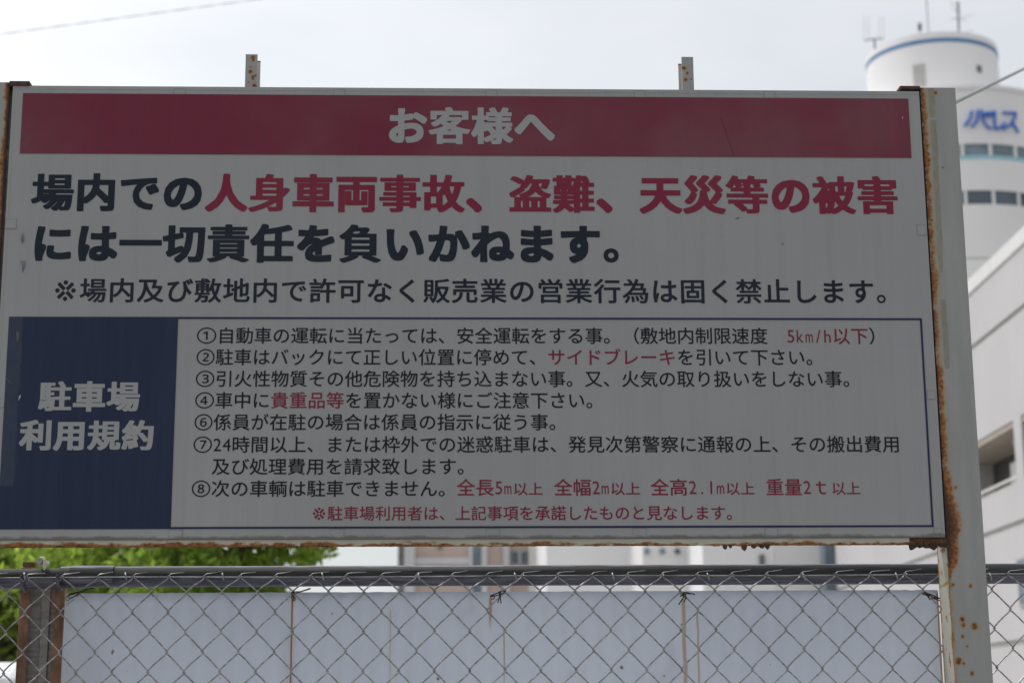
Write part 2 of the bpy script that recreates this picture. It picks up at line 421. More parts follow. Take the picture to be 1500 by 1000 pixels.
# scuffs and scratches, each a sliver of exposed or marked film
def sliver(pts, mat, name='scuff'):
    q = MB(); V = [at(x, y, SIGN_Y) for x, y in pts]
    q.quad(*[(v.x, SIGN_Y - 0.0022, v.z) for v in V]); q.build(name, mat, sign)
M['scuff_dark'] = plain('scuff_dark', (0.07, 0.07, 0.08), 0.7); M['scuff_grey'] = plain('scuff_grey', (0.14, 0.145, 0.13), 0.7, 0.4, 120)
M['scuff_light'] = plain('scuff_light', (0.36, 0.37, 0.38), 0.6)
sliver([(32, 344), (34, 341), (36, 350), (33, 357), (31, 352)], M['scuff_grey'])
sliver([(30, 383), (37, 382), (36, 390), (35, 397), (33, 399), (33, 390)], M['scuff_grey'])
sliver([(24, 486), (29, 487), (27, 500), (25, 500)], M['scuff_dark'])
sliver([(8, 553), (10, 553), (16, 561), (15, 562)], M['scuff_dark'])
sliver([(28.5, 580), (31, 578), (30, 583), (27, 587)], M['scuff_light'])
sliver([(30, 205), (38, 197.5), (38.5, 198.5), (31, 206.3)], M['scuff_dark'])
M['scuff_red'] = plain('scuff_red', (0.13, 0.012, 0.03), 0.6)
sliver([(1056, 174), (1056.8, 174), (1075, 228), (1074.2, 228)], M['scuff_red'])
sliver([(1321, 171), (1322.5, 172), (1322.3, 175), (1321.3, 174)], M['scuff_light'])
sliver([(1077, 320), (1083, 318.5), (1083, 320), (1078, 321)], M['scuff_dark'])
sliver([(1145, 357), (1147, 356), (1147.5, 358), (1145.5, 358.5)], M['scuff_dark'])

# ---- words
def block_text(name_col, *args, **kw):
    T = {c: Type() for c in name_col}
    run_text(*args, types=T, **kw)
    for c, (nm, mt) in name_col.items():
        if T[c].v: T[c].build(nm, mt, sign)
K = ('dark_lettering', M['print_black']); KN = ('dark_heading_lettering', M['print_navy']); RH = ('red_heading_lettering', M['print_red'])
R = ('red_lettering', M['print_red']); W = ('white_lettering', M['print_white'])
block_text({'w': W}, S_('お客様へ', 'w'), [(0, 565), (4, 814)], 184.5, 184.8, 58.5, 0.040, 92, wd=0.022)
block_text({'k': KN, 'r': RH}, S_('場内での') + S_('人身車両事故、盗難、天災等の被害', 'r'), [(0, 45.5), (20, 1317)], 281.2, 286.2, 59.5, 0.042, 92, wd=0.019)
block_text({'k': KN}, S_('には一切責任を負いかねます。'), [(0, 45), (14, 946)], 355.8, 357.5, 60.0, 0.044, 92, wd=0.019)
block_text({'k': KN}, [('※', 0.9, 'k')] + S_('場内及び敷地内で許可なく販売業の営業行為は固く禁止します。'),
           [(0, 77), (0.9, 115.5), (8.9, 451.5), (19.9, 910.5), (21.9, 994), (29.9, 1323)], 425, 427, 38.6, 0.020, 64, wd=0.012)
block_text({'w': W}, S_('駐車場', 'w'), [(0, 56), (3, 206)], 580.3, 580.6, 46.5, 0.042, 80, wd=0.020)
block_text({'w': W}, S_('利用規約', 'w'), [(0, 28.5), (4, 227.5)], 637, 637.5, 46.5, 0.042, 80, wd=0.020)
rk = dict(wd=None)
def rule(chars, anchors, y0, y1, em=26.2): block_text({'k': K, 'r': R}, chars, anchors, y0, y1, em, 0.0085, 50)
rule(S_('①自動車の運転に当たっては、安全運転をする事。（敷地内制限速度　') + H_('5km/h', 'r') + S_('以下', 'r') + S_('）'), [(0, 287.5), (1, 318), (24, 937.4), (37.5, 1299)], 491.2, 492)
rule(S_('②駐車はバックにて正しい位置に停めて、') + S_('サイドブレーキ', 'r') + S_('を引いて下さい。'), [(0, 287), (1, 315.3), (34, 1207)], 522.8, 523.2)
rule(S_('③引火性物質その他危険物を持ち込まない事。又、火気の取り扱いをしない事。'), [(0, 286), (1, 315), (3, 369.8), (36, 1261)], 554.5, 554.8)
rule(S_('④車中に') + S_('貴重品等', 'r') + S_('を置かない様にご注意下さい。'), [(0, 285), (1, 314.5), (22, 885)], 586, 586.2)
rule(S_('⑥係員が在駐の場合は係員の指示に従う事。'), [(0, 284), (1, 312.3), (20, 831)], 618, 618)
rule(S_('⑦') + H_('24') + S_('時間以上、または枠外での迷惑駐車は、発見次第警察に通報の上、その搬出費用'), [(0, 282.5), (1, 311.5), (2, 339), (14, 669), (20, 832), (38, 1319)], 650.8, 650.2)
rule(S_('及び処理費用を請求致します。'), [(0, 309.8), (14, 697)], 683, 682.8)
rule(S_('⑧次の車輌は駐車できません。'), [(0, 280), (1, 309), (7, 477), (14, 669)], 715.3, 715)
def rr(chars, anchors, y, em=26.4): rule(chars, anchors, y, y, em)
rr(S_('全長', 'r') + H_('5m', 'r'), [(0, 668.5), (2, 724), (3, 750.5)], 713.6); rr(S_('以上', 'r'), [(0, 751), (2, 796)], 715.6, 20)
rr(S_('全幅', 'r') + H_('2m', 'r'), [(0, 811), (2, 866.5), (3, 893)], 713.4); rr(S_('以上', 'r'), [(0, 893.5), (2, 938.5)], 715.3, 20)
rr(S_('全高', 'r') + H_('2.1m', 'r'), [(0, 952.5), (2, 1008), (4, 1062)], 713.2); rr(S_('以上', 'r'), [(0, 1062.5), (2, 1106)], 715, 20)
rr(S_('重量', 'r') + H_('2', 'r') + [('ｔ', 1.0, 'r')], [(0, 1121.5), (2, 1175.5), (2.5, 1189), (3.5, 1216)], 713); rr(S_('以上', 'r'), [(0, 1217.5), (2, 1261)], 714.8, 20)
rule([('※', 1.0, 'r')] + S_('駐車場利用者は、上記事項を承諾したものと見なします。', 'r'), [(0, 456), (1, 479.2), (27, 1087)], 751.6, 750.6, 22.6)

# ---- steel: gridded plate with rust attributes
def plate(name, mat, parent, x0, x1, z0, z1, y, fn, step=0.003, depth=0.075, axis='x', ragged=None, bevel=0):
    """front plate as a fine grid (so that rust has a place of its own) and a plain body behind it"""
    nx = max(2, int((x1 - x0) / step)); nz_ = max(2, int((z1 - z0) / step))
    bm = bmesh.new(); lr_, lc, lt_ = [bm.verts.layers.float.new(k) for k in ('rust', 'core', 'tape')]
    gr = []
    for j in range(nz_ + 1):
        row = []
        for i in range(nx + 1):
            a = x0 + (x1 - x0) * i / nx; z = z0 + (z1 - z0) * j / nz_
            if ragged and j == 0: z += ragged(a)
            p = (a, y, z) if axis == 'x' else (y, a, z)
            v = bm.verts.new(p); r_, c_, t_ = fn(a, z); v[lr_], v[lc], v[lt_] = r_, c_, t_; row.append(v)
        gr.append(row)
    for j in range(nz_):
        for i in range(nx): bm.faces.new((gr[j][i], gr[j][i + 1], gr[j + 1][i + 1], gr[j + 1][i]))
    # body: extrude the rim back
    if depth:
        rim = [gr[0][i] for i in range(nx + 1)] + [gr[j][nx] for j in range(1, nz_ + 1)] + [gr[nz_][i] for i in range(nx - 1, -1, -1)] + [gr[j][0] for j in range(nz_ - 1, 0, -1)]
        back = []
        for v in rim:
            q = v.co + (Vector((0, depth, 0)) if axis == 'x' else Vector((depth, 0, 0)))
            u = bm.verts.new(q); u[lr_], u[lc], u[lt_] = v[lr_] * 0.9, v[lc], 0; back.append(u)
        n_ = len(rim)
        for i in range(n_): bm.faces.new((rim[i], back[i], back[(i + 1) % n_], rim[(i + 1) % n_]))
        bm.faces.new(back)
    bmesh.ops.recalc_face_normals(bm, faces=bm.faces)
    me = bpy.data.meshes.new(name); bm.to_mesh(me); bm.free()
    return link(name, me, mat, parent, bevel)

def nse(x, z, s=1.0, seed=0): return noise.fractal(Vector((x * s, z * s, seed)), 1.0, 2.0, 4)
def sstep(a, b, x): t = min(1, max(0, (x - a) / (b - a))); return t * t * (3 - 2 * t)

# right post: front face from the gap beside the panel
RX0, RX1 = at(1348.3, 135, SIGN_Y).x, at(1399.5, 130, SIGN_Y).x
PT = at(1370, 128.5, SIGN_Y).z
SP = [at(x, y, SIGN_Y) for x, y in ((1409.5, 906), (1411.5, 915), (1428, 916.5), (1422, 858), (1447, 839), (1410.5, 931.5), (1417, 946), (1404, 968), (1412, 971), (1424, 986), (1396, 856), (1400, 714), (1371, 136), (1381.7, 245.5), (1382.5, 450), (1366, 322))]
SR = [0.0065, 0.005, 0.0065, 0.004, 0.0045, 0.0045, 0.003, 0.007, 0.0035, 0.004, 0.004, 0.004, 0.004, 0.003, 0.002, 0.002]
def right_front(x, z):
    u = x - RX0; n1 = nse(0, z, 14, 3); n2 = nse(x, z, 60, 5)
    wd_ = 0.0145 + 0.006 * n1 + 0.021 * math.exp(-((z - 1.895) / 0.075) ** 2)
    wd_ = (0.0055 + 0.002 * n1) + (wd_ - 0.0055 - 0.002 * n1) * sstep(1.755, 1.83, z + 0.01 * n1)
    r_ = sstep(wd_ * 1.35, wd_ * 0.35, u + 0.004 * n2) * (0.72 + 0.25 * n1)
    r_ *= 0.62 + 0.38 * sstep(1.72, 1.84, z)
    core = sstep(0.0042 + (0.034 if 1.80 < z < 1.98 else 0) * max(0, 1 - abs(z - 1.885) / 0.085), 0.001, u) * (0.9 if z > 1.80 else 0.2)
    if 1.76 < z < 2.0: r_ = max(r_, sstep(wd_ * 1.25, wd_ * 0.3, u + 0.004 * n2 + 0.002 * n1) * (1.15 - abs(z - 1.89) * 4))
    for p, q in zip(SP, SR):
        d = math.hypot(x - p.x, (z - p.z) * 0.85) / q
        r_ = max(r_, 0.95 * math.exp(-(d * 0.85) ** 2)); core = max(core, 0.5 * math.exp(-(d * 2) ** 2))
    t_ = 0.0
    if z > 2.13:
        a, b_ = 0.017 + 0.002 * n1, 0.031 - 0.003 * sstep(2.75, 2.3, z) + 0.003 * nse(1, z, 6, 9)
        t_ = sstep(a - 0.002, a + 0.002, u) * sstep(b_ + 0.0015, b_ - 0.0015, u) * (0.85 if nse(2, z, 9, 1) > -0.25 else 0.42)
        if z < 2.2: t_ *= (z - 2.13) / 0.07
    r_ = max(r_, 0.30 * sstep(0.03, 0.012, u) * (1 if z > 1.8 else 0.4))
    return r_, core, t_
plate('post', M['post'], sign, RX0, RX1, 0, PT, SIGN_Y + 0.001, right_front, 0.003, 0.0)
def right_side(y, z):
    e = min(y - SIGN_Y, SIGN_Y + 0.076 - y); n1 = nse(y, z, 30, 8)
    r_ = sstep(0.012, 0.002, e + 0.004 * n1) * 0.72
    r_ = max(r_, 0.6 * math.exp(-((z - 1.772 + (y - SIGN_Y) * 0.1) / 0.004) ** 2), 0.8 * sstep(1.835, 1.86, z))
    if nse(y, z, 45, 2) > 0.42: r_ = max(r_, 0.6)
    return r_, 0.9 * sstep(1.845, 1.862, z), 0  # side above the panel's lower edge painted near black as gap shade
pr_ = [o for o in sign.children if o.name.startswith('post')][0]
plate('post_side', M['post_side'], pr_, SIGN_Y + 0.001, SIGN_Y + 0.076, 0, PT, RX0, right_side, 0.003, 0.0, axis='y')
MB().box(RX0 + 0.0004, RX1 + 0.0006, SIGN_Y + 0.0016, SIGN_Y + 0.076, 0, PT + 0.0006).build('post_body', M['post_side'], pr_, bevel=0.003)
LX1 = at(13.2, 135, SIGN_Y).x; LX0 = LX1 - 0.079; LT = at(5, 120.5, SIGN_Y).z
def left_front(x, z):
    u = LX1 - x; n1 = nse(0.7, z, 12, 4); n2 = nse(x, z, 60, 6)
    wd_ = 0.010 + 0.004 * n1
    r_ = sstep(wd_ * 1.5, wd_ * 0.3, u + 0.004 * n2) * (0.85 + 0.2 * n1)
    return r_, sstep(0.005, 0.0015, u) * 0.95, 0
pl_ = plate('post', M['post'], sign, LX0, LX1, 0, LT, SIGN_Y + 0.001, left_front, 0.003, 0.0)
plate('post_side', M['post_side'], pl_, SIGN_Y + 0.001, SIGN_Y + 0.076, 0, LT, LX1, right_side, 0.004, 0.0, axis='y')
MB().box(LX0 - 0.0006, LX1 - 0.0004, SIGN_Y + 0.0016, SIGN_Y + 0.076, 0, LT + 0.0006).build('post_body', M['post_side'], pl_, bevel=0.003)
# bottom angle rail, corroded along its lower lip
bz1 = PZ0 - 0.0018; bz0 = at(700, 799.3, SIGN_Y).z
def beam_fn(x, z):
    t = (z - bz0) / (bz1 - bz0); n1 = nse(x, 0, 5, 2); n2 = nse(x, z * 3, 40, 3)
    left = sstep(-0.2, -0.6, x)
    r_ = sstep(0.70, 0.05, t + 0.45 * n2 - 0.35 * n1 - 0.22 * left) * 0.85
    if x > 0.93: r_ = max(r_, 0.8)
    return r_, (0.75 if (n2 > 0.32 or x > 0.93) else 0.0) + 0.35 * sstep(0.35, 0.0, t) * (0.5 + n1), 0
def rag(x):
    n = nse(x, 0, 70, 1); v = -0.0013 * n
    if 0.53 < x < 0.66: v -= 0.004 * max(0, nse(x, 1, 28, 4) + 0.2)
    if x > 0.93: v -= 0.010 * max(0, nse(x, 2, 40, 4) + 0.5)
    return v
bo = plate('bottom_rail', M['post_side'], sign, LX1 + 0.001, RX0 - 0.001, bz0, bz1, SIGN_Y + 0.003, beam_fn, 0.0022, 0.004, ragged=rag)
MB().box(LX1 + 0.001, RX0 - 0.001, SIGN_Y + 0.0075, SIGN_Y + 0.05, bz0 + 0.004, bz0 + 0.008).build('bottom_flange', M['rust_iron'], bo)
# loose rust flakes hanging under the rail
for x, y, w_, h_ in ((1062, 801, 7, 4), (1070, 800, 5, 3), (1090, 801, 9, 6), (1104, 800.5, 8, 3), (1116, 799.5, 9, 4), (1124, 799, 8, 6), (1357, 797, 12, 6), (1367, 799, 15, 7), (1349, 796, 9, 4)):
    a = at(x, y, SIGN_Y + 0.004); s_ = 0.00069 * w_; h2 = 0.00138 * h_
    q = MB(); P = [(a.x - s_, a.z + 0.004), (a.x + s_, a.z + 0.004), (a.x + s_ * 0.8, a.z - h2 * 0.4), (a.x + s_ * 0.1, a.z - h2), (a.x - s_ * 0.7, a.z - h2 * 0.5)]
    i = len(P); q.v = [(p[0], SIGN_Y + 0.002, p[1]) for p in P] + [(p[0], SIGN_Y + 0.009, p[1] + 0.001) for p in P]
    q.f = [tuple(range(i)), tuple(range(2 * i - 1, i - 1, -1))] + [(k, (k + 1) % i, i + (k + 1) % i, i + k) for k in range(i)]
    q.build('rust_flake', M['rust_iron'], bo)
# corner plates over the panel's upper corners
for (xa, xb, yt, yb) in ((14.5, 43.5, 119.5, 127.0), (1317.5, 1347.5, 126.6, 132.2)):
    a = at(xa, yt, SIGN_Y); c_ = at(xb, yb, SIGN_Y)
    MB().box(a.x, c_.x, SIGN_Y - 0.004, SIGN_Y + 0.05, c_.z + 0.001, a.z).build('corner_plate', M['rust_iron'], sign, bevel=0.0012)
# two uprights standing up behind the panel, each a flat bar with an angle behind it
def upright(xa, xb, yt, ra, rb, ryt, spots):
    a = at(xa, yt, SIGN_Y + 0.028); c_ = at(xb, yt, SIGN_Y + 0.028)
    P = [at(x, y, SIGN_Y + 0.028) for x, y, q in spots]; Q = [q for *_, q in spots]
    def fn(x, z):
        r_ = 0.0; k_ = 0.0
        for p, q in zip(P, Q):
            d = math.hypot(x - p.x, z - p.z) / q; r_ = max(r_, math.exp(-(d * 0.85) ** 2)); k_ = max(k_, 0.5 * math.exp(-(d * 1.8) ** 2))
        return r_ * 0.95, k_, 0
    o = plate('upright_bar', M['post'], sign, a.x, c_.x, PZ0 + 0.01, a.z, SIGN_Y + 0.028, fn, 0.0018, 0.005)
    d = at(ra, ryt, SIGN_Y + 0.075); e = at(rb, ryt, SIGN_Y + 0.075)
    def fn2(x, z): return max(0.85 * sstep(d.z - 0.006, d.z - 0.001, z), 0.45 * sstep(PZ1 + 0.035, PZ1 - 0.01, z)), 0, 0
    plate('rear_angle', M['post_side'], o, d.x, e.x, PZ0 + 0.01, d.z, SIGN_Y + 0.072, fn2, 0.002, 0.004)
upright(360, 377.2, 79.7, 364, 381.7, 90, ((370.5, 84.5, 0.0045), (371, 88.5, 0.003), (367, 98.5, 0.0024), (367, 105, 0.005), (374, 111, 0.003), (370.5, 112.5, 0.0035), (370.5, 116, 0.003), (364, 120.5, 0.0025), (373, 126, 0.0055)))
upright(998.3, 1015.3, 83.6, 993.3, 1010, 94.3, ((1001, 99.7, 0.005), (1003, 100, 0.004), (1006.5, 107.3, 0.0038), (1004, 117, 0.0045), (1012.5, 116, 0.002), (1012, 96.5, 0.0018)))

# ------------------------------------------------------------------ chain-link fence
WY = 3.565; RY = 3.592
fence = empty('chain_link_fence', (0.1, RY, 0))
tag(fence, 'galvanised chain-link fence with a dark pipe top rail running behind the sign', 'fence')
rz = (at(800, 827, RY).z + at(800, 857.2, RY).z) / 2; rr0 = (at(800, 827, RY).z - at(800, 857.2, RY).z) / 2
xj = at(104, 840, RY).x; xs1 = at(168, 840, RY).x
MB().tube([(xj - 0.02, RY, rz), (1.9, RY, rz)], rr0, 28).build('top_rail', M['rail'], fence, smooth=True)
MB().tube([(-1.9, RY + 0.002, rz - 0.030), (-0.95, RY + 0.002, rz - 0.0035), (xj - 0.004, RY + 0.002, rz - 0.0025), (xj + 0.04, RY + 0.002, rz - 0.001)], rr0 - 0.0006, 28).build('top_rail', M['rail'], fence, smooth=True)
# sleeve plate at the joint
q = MB(); n_ = 14
for r_, s_ in ((rr0 + 0.0018, 0), (rr0 + 0.0002, 1)):
    for X in (xj, xs1):
        for k in range(n_ + 1):
            t = math.radians(-40 + 150 * k / n_); q.v.append((X, RY - r_ * math.cos(t), rz + r_ * math.sin(t)))
m_ = n_ + 1
for k in range(n_):
    q.f.append((k, k + 1, m_ + k + 1, m_ + k)); q.f.append((2 * m_ + k, 3 * m_ + k, 3 * m_ + k + 1, 2 * m_ + k + 1))
    q.f.append((k, 2 * m_ + k, 2 * m_ + k + 1, k + 1)); q.f.append((m_ + k, m_ + k + 1, 3 * m_ + k + 1, 3 * m_ + k))
q.f += [(0, m_, 3 * m_, 2 * m_), (n_, 2 * m_ + n_, 3 * m_ + n_, m_ + n_)]
q.build('rail_sleeve', M['rail'], fence)
# mesh: interlocked zigzag wires
n0 = at(584.8, 866.3, WY); n1 = at(791, 866.3, WY); PIT = (n1.x - n0.x) / 4; HZ = n0.z - at(612, 895, WY).z
tz = at(700, 844.2, WY).z
def zig(sign_, top_node):
    """one wire, half pitch wide; origin at the middle of its width on the node row"""
    pts = []; A = PIT / 4 + 0.0019; y_amp = 0.0024
    k = 0; z = 0.0; zz = []
    # bends alternate left/right each HZ
    start = 1 if not top_node else 0
    B = []
    B.append((sign_ * (-(PIT / 4)), (tz - n0.z)))               # knuckle on the line wire
    j = 0
    while n0.z - j * HZ > 0.06:
        B.append((sign_ * (A if j % 2 == 0 else -A), -j * HZ)); j += 1
    P = []
    x_, z_ = B[0]
    P.append((x_ - sign_ * 0.004, -0.004, z_ + 0.0015)); P.append((x_, -0.0005, z_ + 0.0035))
    for j in range(len(B) - 1):
        (xa, za), (xb, zb) = B[j], B[j + 1]; side = 1 if xb > xa else -1
        yy = y_amp * side
        s_ = 0.10
        for t in (s_, 0.3, 0.5, 0.7, 1 - s_):
            bow = 0.0007 * math.sin(math.pi * 2 * t) * side + 0.0014 * math.sin(math.pi * t)
            e_ = 1.0 if 0.2 < t < 0.8 else 0.8
            P.append((xa + (xb - xa) * (t * 1.04 - 0.02) , yy * e_, za + (zb - za) * t + bow))
        P.append((xb, 0, zb))
    return P
wA = MB().tube(zig(1, True), 0.00165, 6, caps=False).mesh('chain_wire')
wB = MB().tube(zig(-1, True), 0.00165, 6, caps=False).mesh('chain_wire')
for me in (wA, wB):
    me.materials.append(M['wire']); me.polygons.foreach_set('use_smooth', [True] * len(me.polygons))
flo = Vector(fence.location)
for k in range(-12, 19):
    for s_, me in ((1, wA), (-1, wB)):
        # even-row node at n0.x + k*PIT ; wire A spans to its left, wire B to its right
        o = bpy.data.objects.new('chain_wire', me); col.objects.link(o); o.parent = fence
        xn = n0.x + k * PIT; xm = xn - s_ * PIT / 4
        o.location = Vector((xm, WY + 0.0006 * math.sin(k * 1.7 + s_), n0.z + 0.0005 * math.sin(k * 2.3))) - flo
# line wire through the knuckles, with the clips and the bent-over wire tails
lw = [(x, WY - 0.0005 + 0.0005 * math.sin(x * 9), tz + 0.001 + 0.0008 * math.sin(x * 7)) for x in np.linspace(-1.5, 1.75, 60)]
MB().tube(lw, 0.0015, 6).build('line_wire', M['wire'], fence, smooth=True)
for k in range(-12, 19):
    xk = n0.x + (k + 0.5) * PIT; tl = 0.022 + 0.012 * random.random(); sl_ = 0.002 + 0.006 * random.random()
    MB().tube([(xk - 0.004, WY - 0.003, tz + 0.002), (xk + 0.004, WY - 0.002, tz + 0.008), (xk + tl * 0.6, WY - 0.001, tz + 0.0095), (xk + 0.008 + tl, WY - 0.002, tz + 0.009 + sl_ * 0.6)], 0.0009, 5).build('wire_tail', M['wire'], fence, smooth=True)
for x in (37, 185, 327, 473, 614, 755, 898, 1037, 1177, 1313, 1450):
    a = at(x, 845, WY)
    MB().tube([(a.x - 0.002, WY - 0.002, a.z + 0.009), (a.x - 0.0005, WY - 0.006, a.z + 0.004), (a.x + 0.001, WY - 0.0065, a.z - 0.003), (a.x + 0.002, WY - 0.003, a.z - 0.006)], 0.0017, 7).build('wire_clip', M['clip'], fence, smooth=True)
# rusty steel channel post behind the rail at the left
fp = empty('fence_post'); fp.parent = fence; fp.location = -flo
fp['label'] = 'rusty brown and grey steel channel post behind the mesh'
PYY = 3.64; a = at(29, 870, PYY); c_ = at(94.5, 870, PYY); ztop = rz + 0.024
def fbox(nm, mt, *bx):
    o = MB().box(*bx).build(nm, mt, None, bevel=0.0015); o.parent = fp; return o
fw = 0.021
fbox('flange', M['channel_rust'], a.x, a.x + fw, PYY, PYY + 0.004, 0, ztop)
fbox('flange', M['channel_rust'], c_.x - fw, c_.x, PYY, PYY + 0.004, 0, rz)
fbox('side_web', M['channel_rust'], a.x, a.x + 0.004, PYY + 0.0045, PYY + 0.034, 0, ztop)
fbox('side_web', M['channel_rust'], c_.x - 0.004, c_.x, PYY + 0.0045, PYY + 0.034, 0, rz)
fbox('back_web', M['channel'], a.x + 0.0045, c_.x - 0.0045, PYY + 0.030, PYY + 0.034, 0, rz)
fbox('stiffener', M['channel'], (a.x + c_.x) / 2 - 0.006, (a.x + c_.x) / 2 + 0.012, PYY + 0.022, PYY + 0.0295, 0, rz)
# bolt with washer and a strip of white tape on top of the rail
a = at(58.5, 821.5, 3.575)
bolt = MB(); bolt.tube([(a.x, 3.568, a.z), (a.x, 3.64, a.z)], 0.0055, 12); bolt.tube([(a.x + 0.0015, 3.580, a.z - 0.001), (a.x + 0.0015, 3.590, a.z - 0.001)], 0.0088, 6)
bolt = bolt.build('bolt', M['clip'], fence)
MB().tube([(a.x + 0.001, 3.574, a.z + 0.008), (a.x + 0.007, 3.572, a.z + 0.007), (a.x + 0.0115, 3.570, a.z + 0.000), (a.x + 0.0125, 3.5655, a.z - 0.012), (a.x + 0.0115, 3.566, a.z - 0.019)], [0.0015, 0.003, 0.0035, 0.003, 0.0022], 8).build('tape_strip', plain('off_white_tape', (0.62, 0.6, 0.5), 0.6), bolt, smooth=True)
for x, y in ((37.5, 867), (89.5, 866)):
    a = at(x, y, 3.6); MB().tube([(a.x, 3.560, rz + 0.002), (a.x, 3.5625, rz - 0.012), (a.x, 3.585, rz - 0.0235), (a.x, 3.598, rz - 0.026), (a.x, 3.60, a.z)], 0.0036, 10).build('u_bolt', M['rail'], fence, smooth=True)
a = at(43, 826, 3.63); MB().box(a.x - 0.011, a.x + 0.014, 3.62, 3.638, a.z - 0.006, a.z + 0.0035).build('rusty_tab', M['channel_rust'], fence)

# ------------------------------------------------------------------ translucent white board tied behind the mesh
BY = 3.604
def board_mat():
    n = N('white_plastic_board'); x, y_, z = n.sep()
    base = n.mix(n.ramp(n.noise(1.3, 5, 0.6), 0.3, 0.7), (0.66, 0.695, 0.765), (0.735, 0.77, 0.835))
    def streak(px, x_w, ztop_, zlen, strength, wob=0.006, seed=0.0):
        X0 = at(px, 880, BY).x; Z0 = at(px, ztop_, BY).z
        wv = n.mth('MULTIPLY', n.mth('SUBTRACT', n.noise(11 + seed, 3, 0.5, stretch=(0, 0, 1)), 0.5), wob * 2)
        d = n.mth('ABSOLUTE', n.mth('SUBTRACT', n.mth('ADD', x, wv), X0))
        m = n.mth('SUBTRACT', 1.0, n.ramp(d, x_w * 0.35, x_w))
        tpz = n.mth('SUBTRACT', 1.0, n.ramp(z, Z0 - 0.002, Z0))
        if zlen: tpz = n.mth('MULTIPLY', tpz, n.ramp(z, Z0 - zlen, Z0 - zlen * 0.3))
        return n.mth('MULTIPLY', n.mth('MULTIPLY', m, tpz), strength)
    for args in ((428.5, 0.0026, 872, 0, 0.95, 0.002, 1.0), (572, 0.0016, 893, 0.25, 0.45, 0.003, 2.0), (718, 0.0042, 876, 0.075, 0.75, 0.002, 3.0), (738, 0.0022, 920, 0.16, 0.6, 0.002, 4.0),
                 (1001, 0.0055, 876, 0, 0.55, 0.004, 5.0), (1020.5, 0.0026, 893, 0, 0.6, 0.003, 6.0), (1373, 0.004, 868, 0, 0.8, 0.002, 7.0)):
        sk = streak(*args)
        base = n.mix(sk, base, (0.36, 0.15, 0.035) if args[4] > 0.9 else (0.42, 0.25, 0.08))
    sp = n.ramp(n.noise(55, 2, 0.45), 0.74, 0.78); base = n.mix(n.mth('MULTIPLY', sp, 0.8), base, (0.12, 0.09, 0.06))
    sm = n.mth('MULTIPLY', n.ramp(n.noise(7, 5, 0.7, stretch=(1, 1, 0.4)), 0.58, 0.8), 0.3); base = n.mix(sm, base, (0.34, 0.33, 0.36))
    n.fin(base, 0.38, 0, 0.5)
    n.bump(n.noise(1.0, 2, 0.5, stretch=(7, 1, 1.2)), 0.5, 0.004)
    tr = n.new('ShaderNodeBsdfTranslucent'); n.ln(n.mix(0.0, base, base), tr.inputs[0])
    mx = n.new('ShaderNodeMixShader'); mx.inputs[0].default_value = 0.5
    n.t.links.new(n.b.outputs[0], mx.inputs[1]); n.t.links.new(tr.outputs[0], mx.inputs[2])
    n.t.links.new(mx.outputs[0], n.t.nodes['Material Output'].inputs['Surface'])
    return n.m
bx0, bx1, bzt = at(95.5, 880, BY).x, at(1373.5, 880, BY).x, at(700, 866.2, BY).z
bm = bmesh.new(); NX = 520; rows = (0.0, 0.03, 0.1, 0.3, 0.6, 0.91)
G_ = []
for r_ in rows:
    row = []
    for i in range(NX + 1):
        x = bx0 + (bx1 - bx0) * i / NX; z = bzt - r_
        if r_ == 0: z += 0.0007 * nse(x, 0, 30, 2) - (0.0022 * max(0, nse(x, 3, 50, 2)) if x > 0.82 else 0)
        row.append(bm.verts.new((x, BY + 0.002 * math.sin(x * 5 + r_ * 3) + 0.0015 * math.sin(x * 2 * math.pi / 0.0368 + 0.9 * math.sin(x * 6)) * (0.75 + 0.5 * nse(x, 5, 3, 7)), z)))
    G_.append(row)
for j in range(len(rows) - 1):
    for i in range(NX): bm.faces.new((G_[j][i], G_[j][i + 1], G_[j + 1][i + 1], G_[j + 1][i]))
me = bpy.data.meshes.new('white_board'); bm.to_mesh(me); bm.free()
wb = link('white_board', me, board_mat(), smooth=True)
md = wb.modifiers.new('thick', 'SOLIDIFY'); md.thickness = 0.003; md.offset = -1
M['brass'] = plain('brass_eyelet', (0.35, 0.30, 0.08), 0.35, 0.2, 50, metal=0.6)
for x, y in ((99, 876), (430, 876.5), (721.5, 874)):
    c0 = at(x, y, BY - 0.005); q = MB()
    q.tube([(c0.x + 0.0042 * math.cos(t), c0.y, c0.z + 0.0042 * math.sin(t)) for t in np.linspace(0, 2 * math.pi, 17)], 0.0013, 6, caps=False)
    q.build('eyelet', M['brass'], wb, smooth=True)
tag(wb, 'white plastic board with thin rust streaks tied flat behind the chain-link mesh', 'board')

def tie(px, py, strands, label):
    q = MB()
    for pts in strands:
        q.tube([(lambda v: (v.x, v.y, v.z))(at(px + dx, py + dy, WY - 0.005 + dd)) for dx, dy, dd in pts], 0.0012, 6)
    o = q.build('wire_tie', M['black_wire'], smooth=True)
    tag(o, label, 'wire tie', 'wire ties holding the white board')
tie(115, 868, [[(-14, 2, 0.01), (-4, -1, 0), (4, -1, 0), (20, -8, -0.01)], [(-16, 4, 0.03), (-2, 0, 0), (8, -5, 0), (22, -7, -0.004)], [(-12, 8, 0.035), (-1, 2, 0), (3, -2, 0)]], 'twisted black wire tie at the far left upper corner of the white board')
tie(428, 870, [[(-1, 5, 0.035), (-1, -3, 0), (6, -2, 0), (26, -8, -0.01)], [(2, 3, 0.03), (1, -4, 0), (12, -4, -0.005), (27, -9, -0.008)], [(0, 0, 0), (3, 6, 0.01), (1, 9, 0.03)]], 'black wire tie above the thin orange rust streak on the white board')
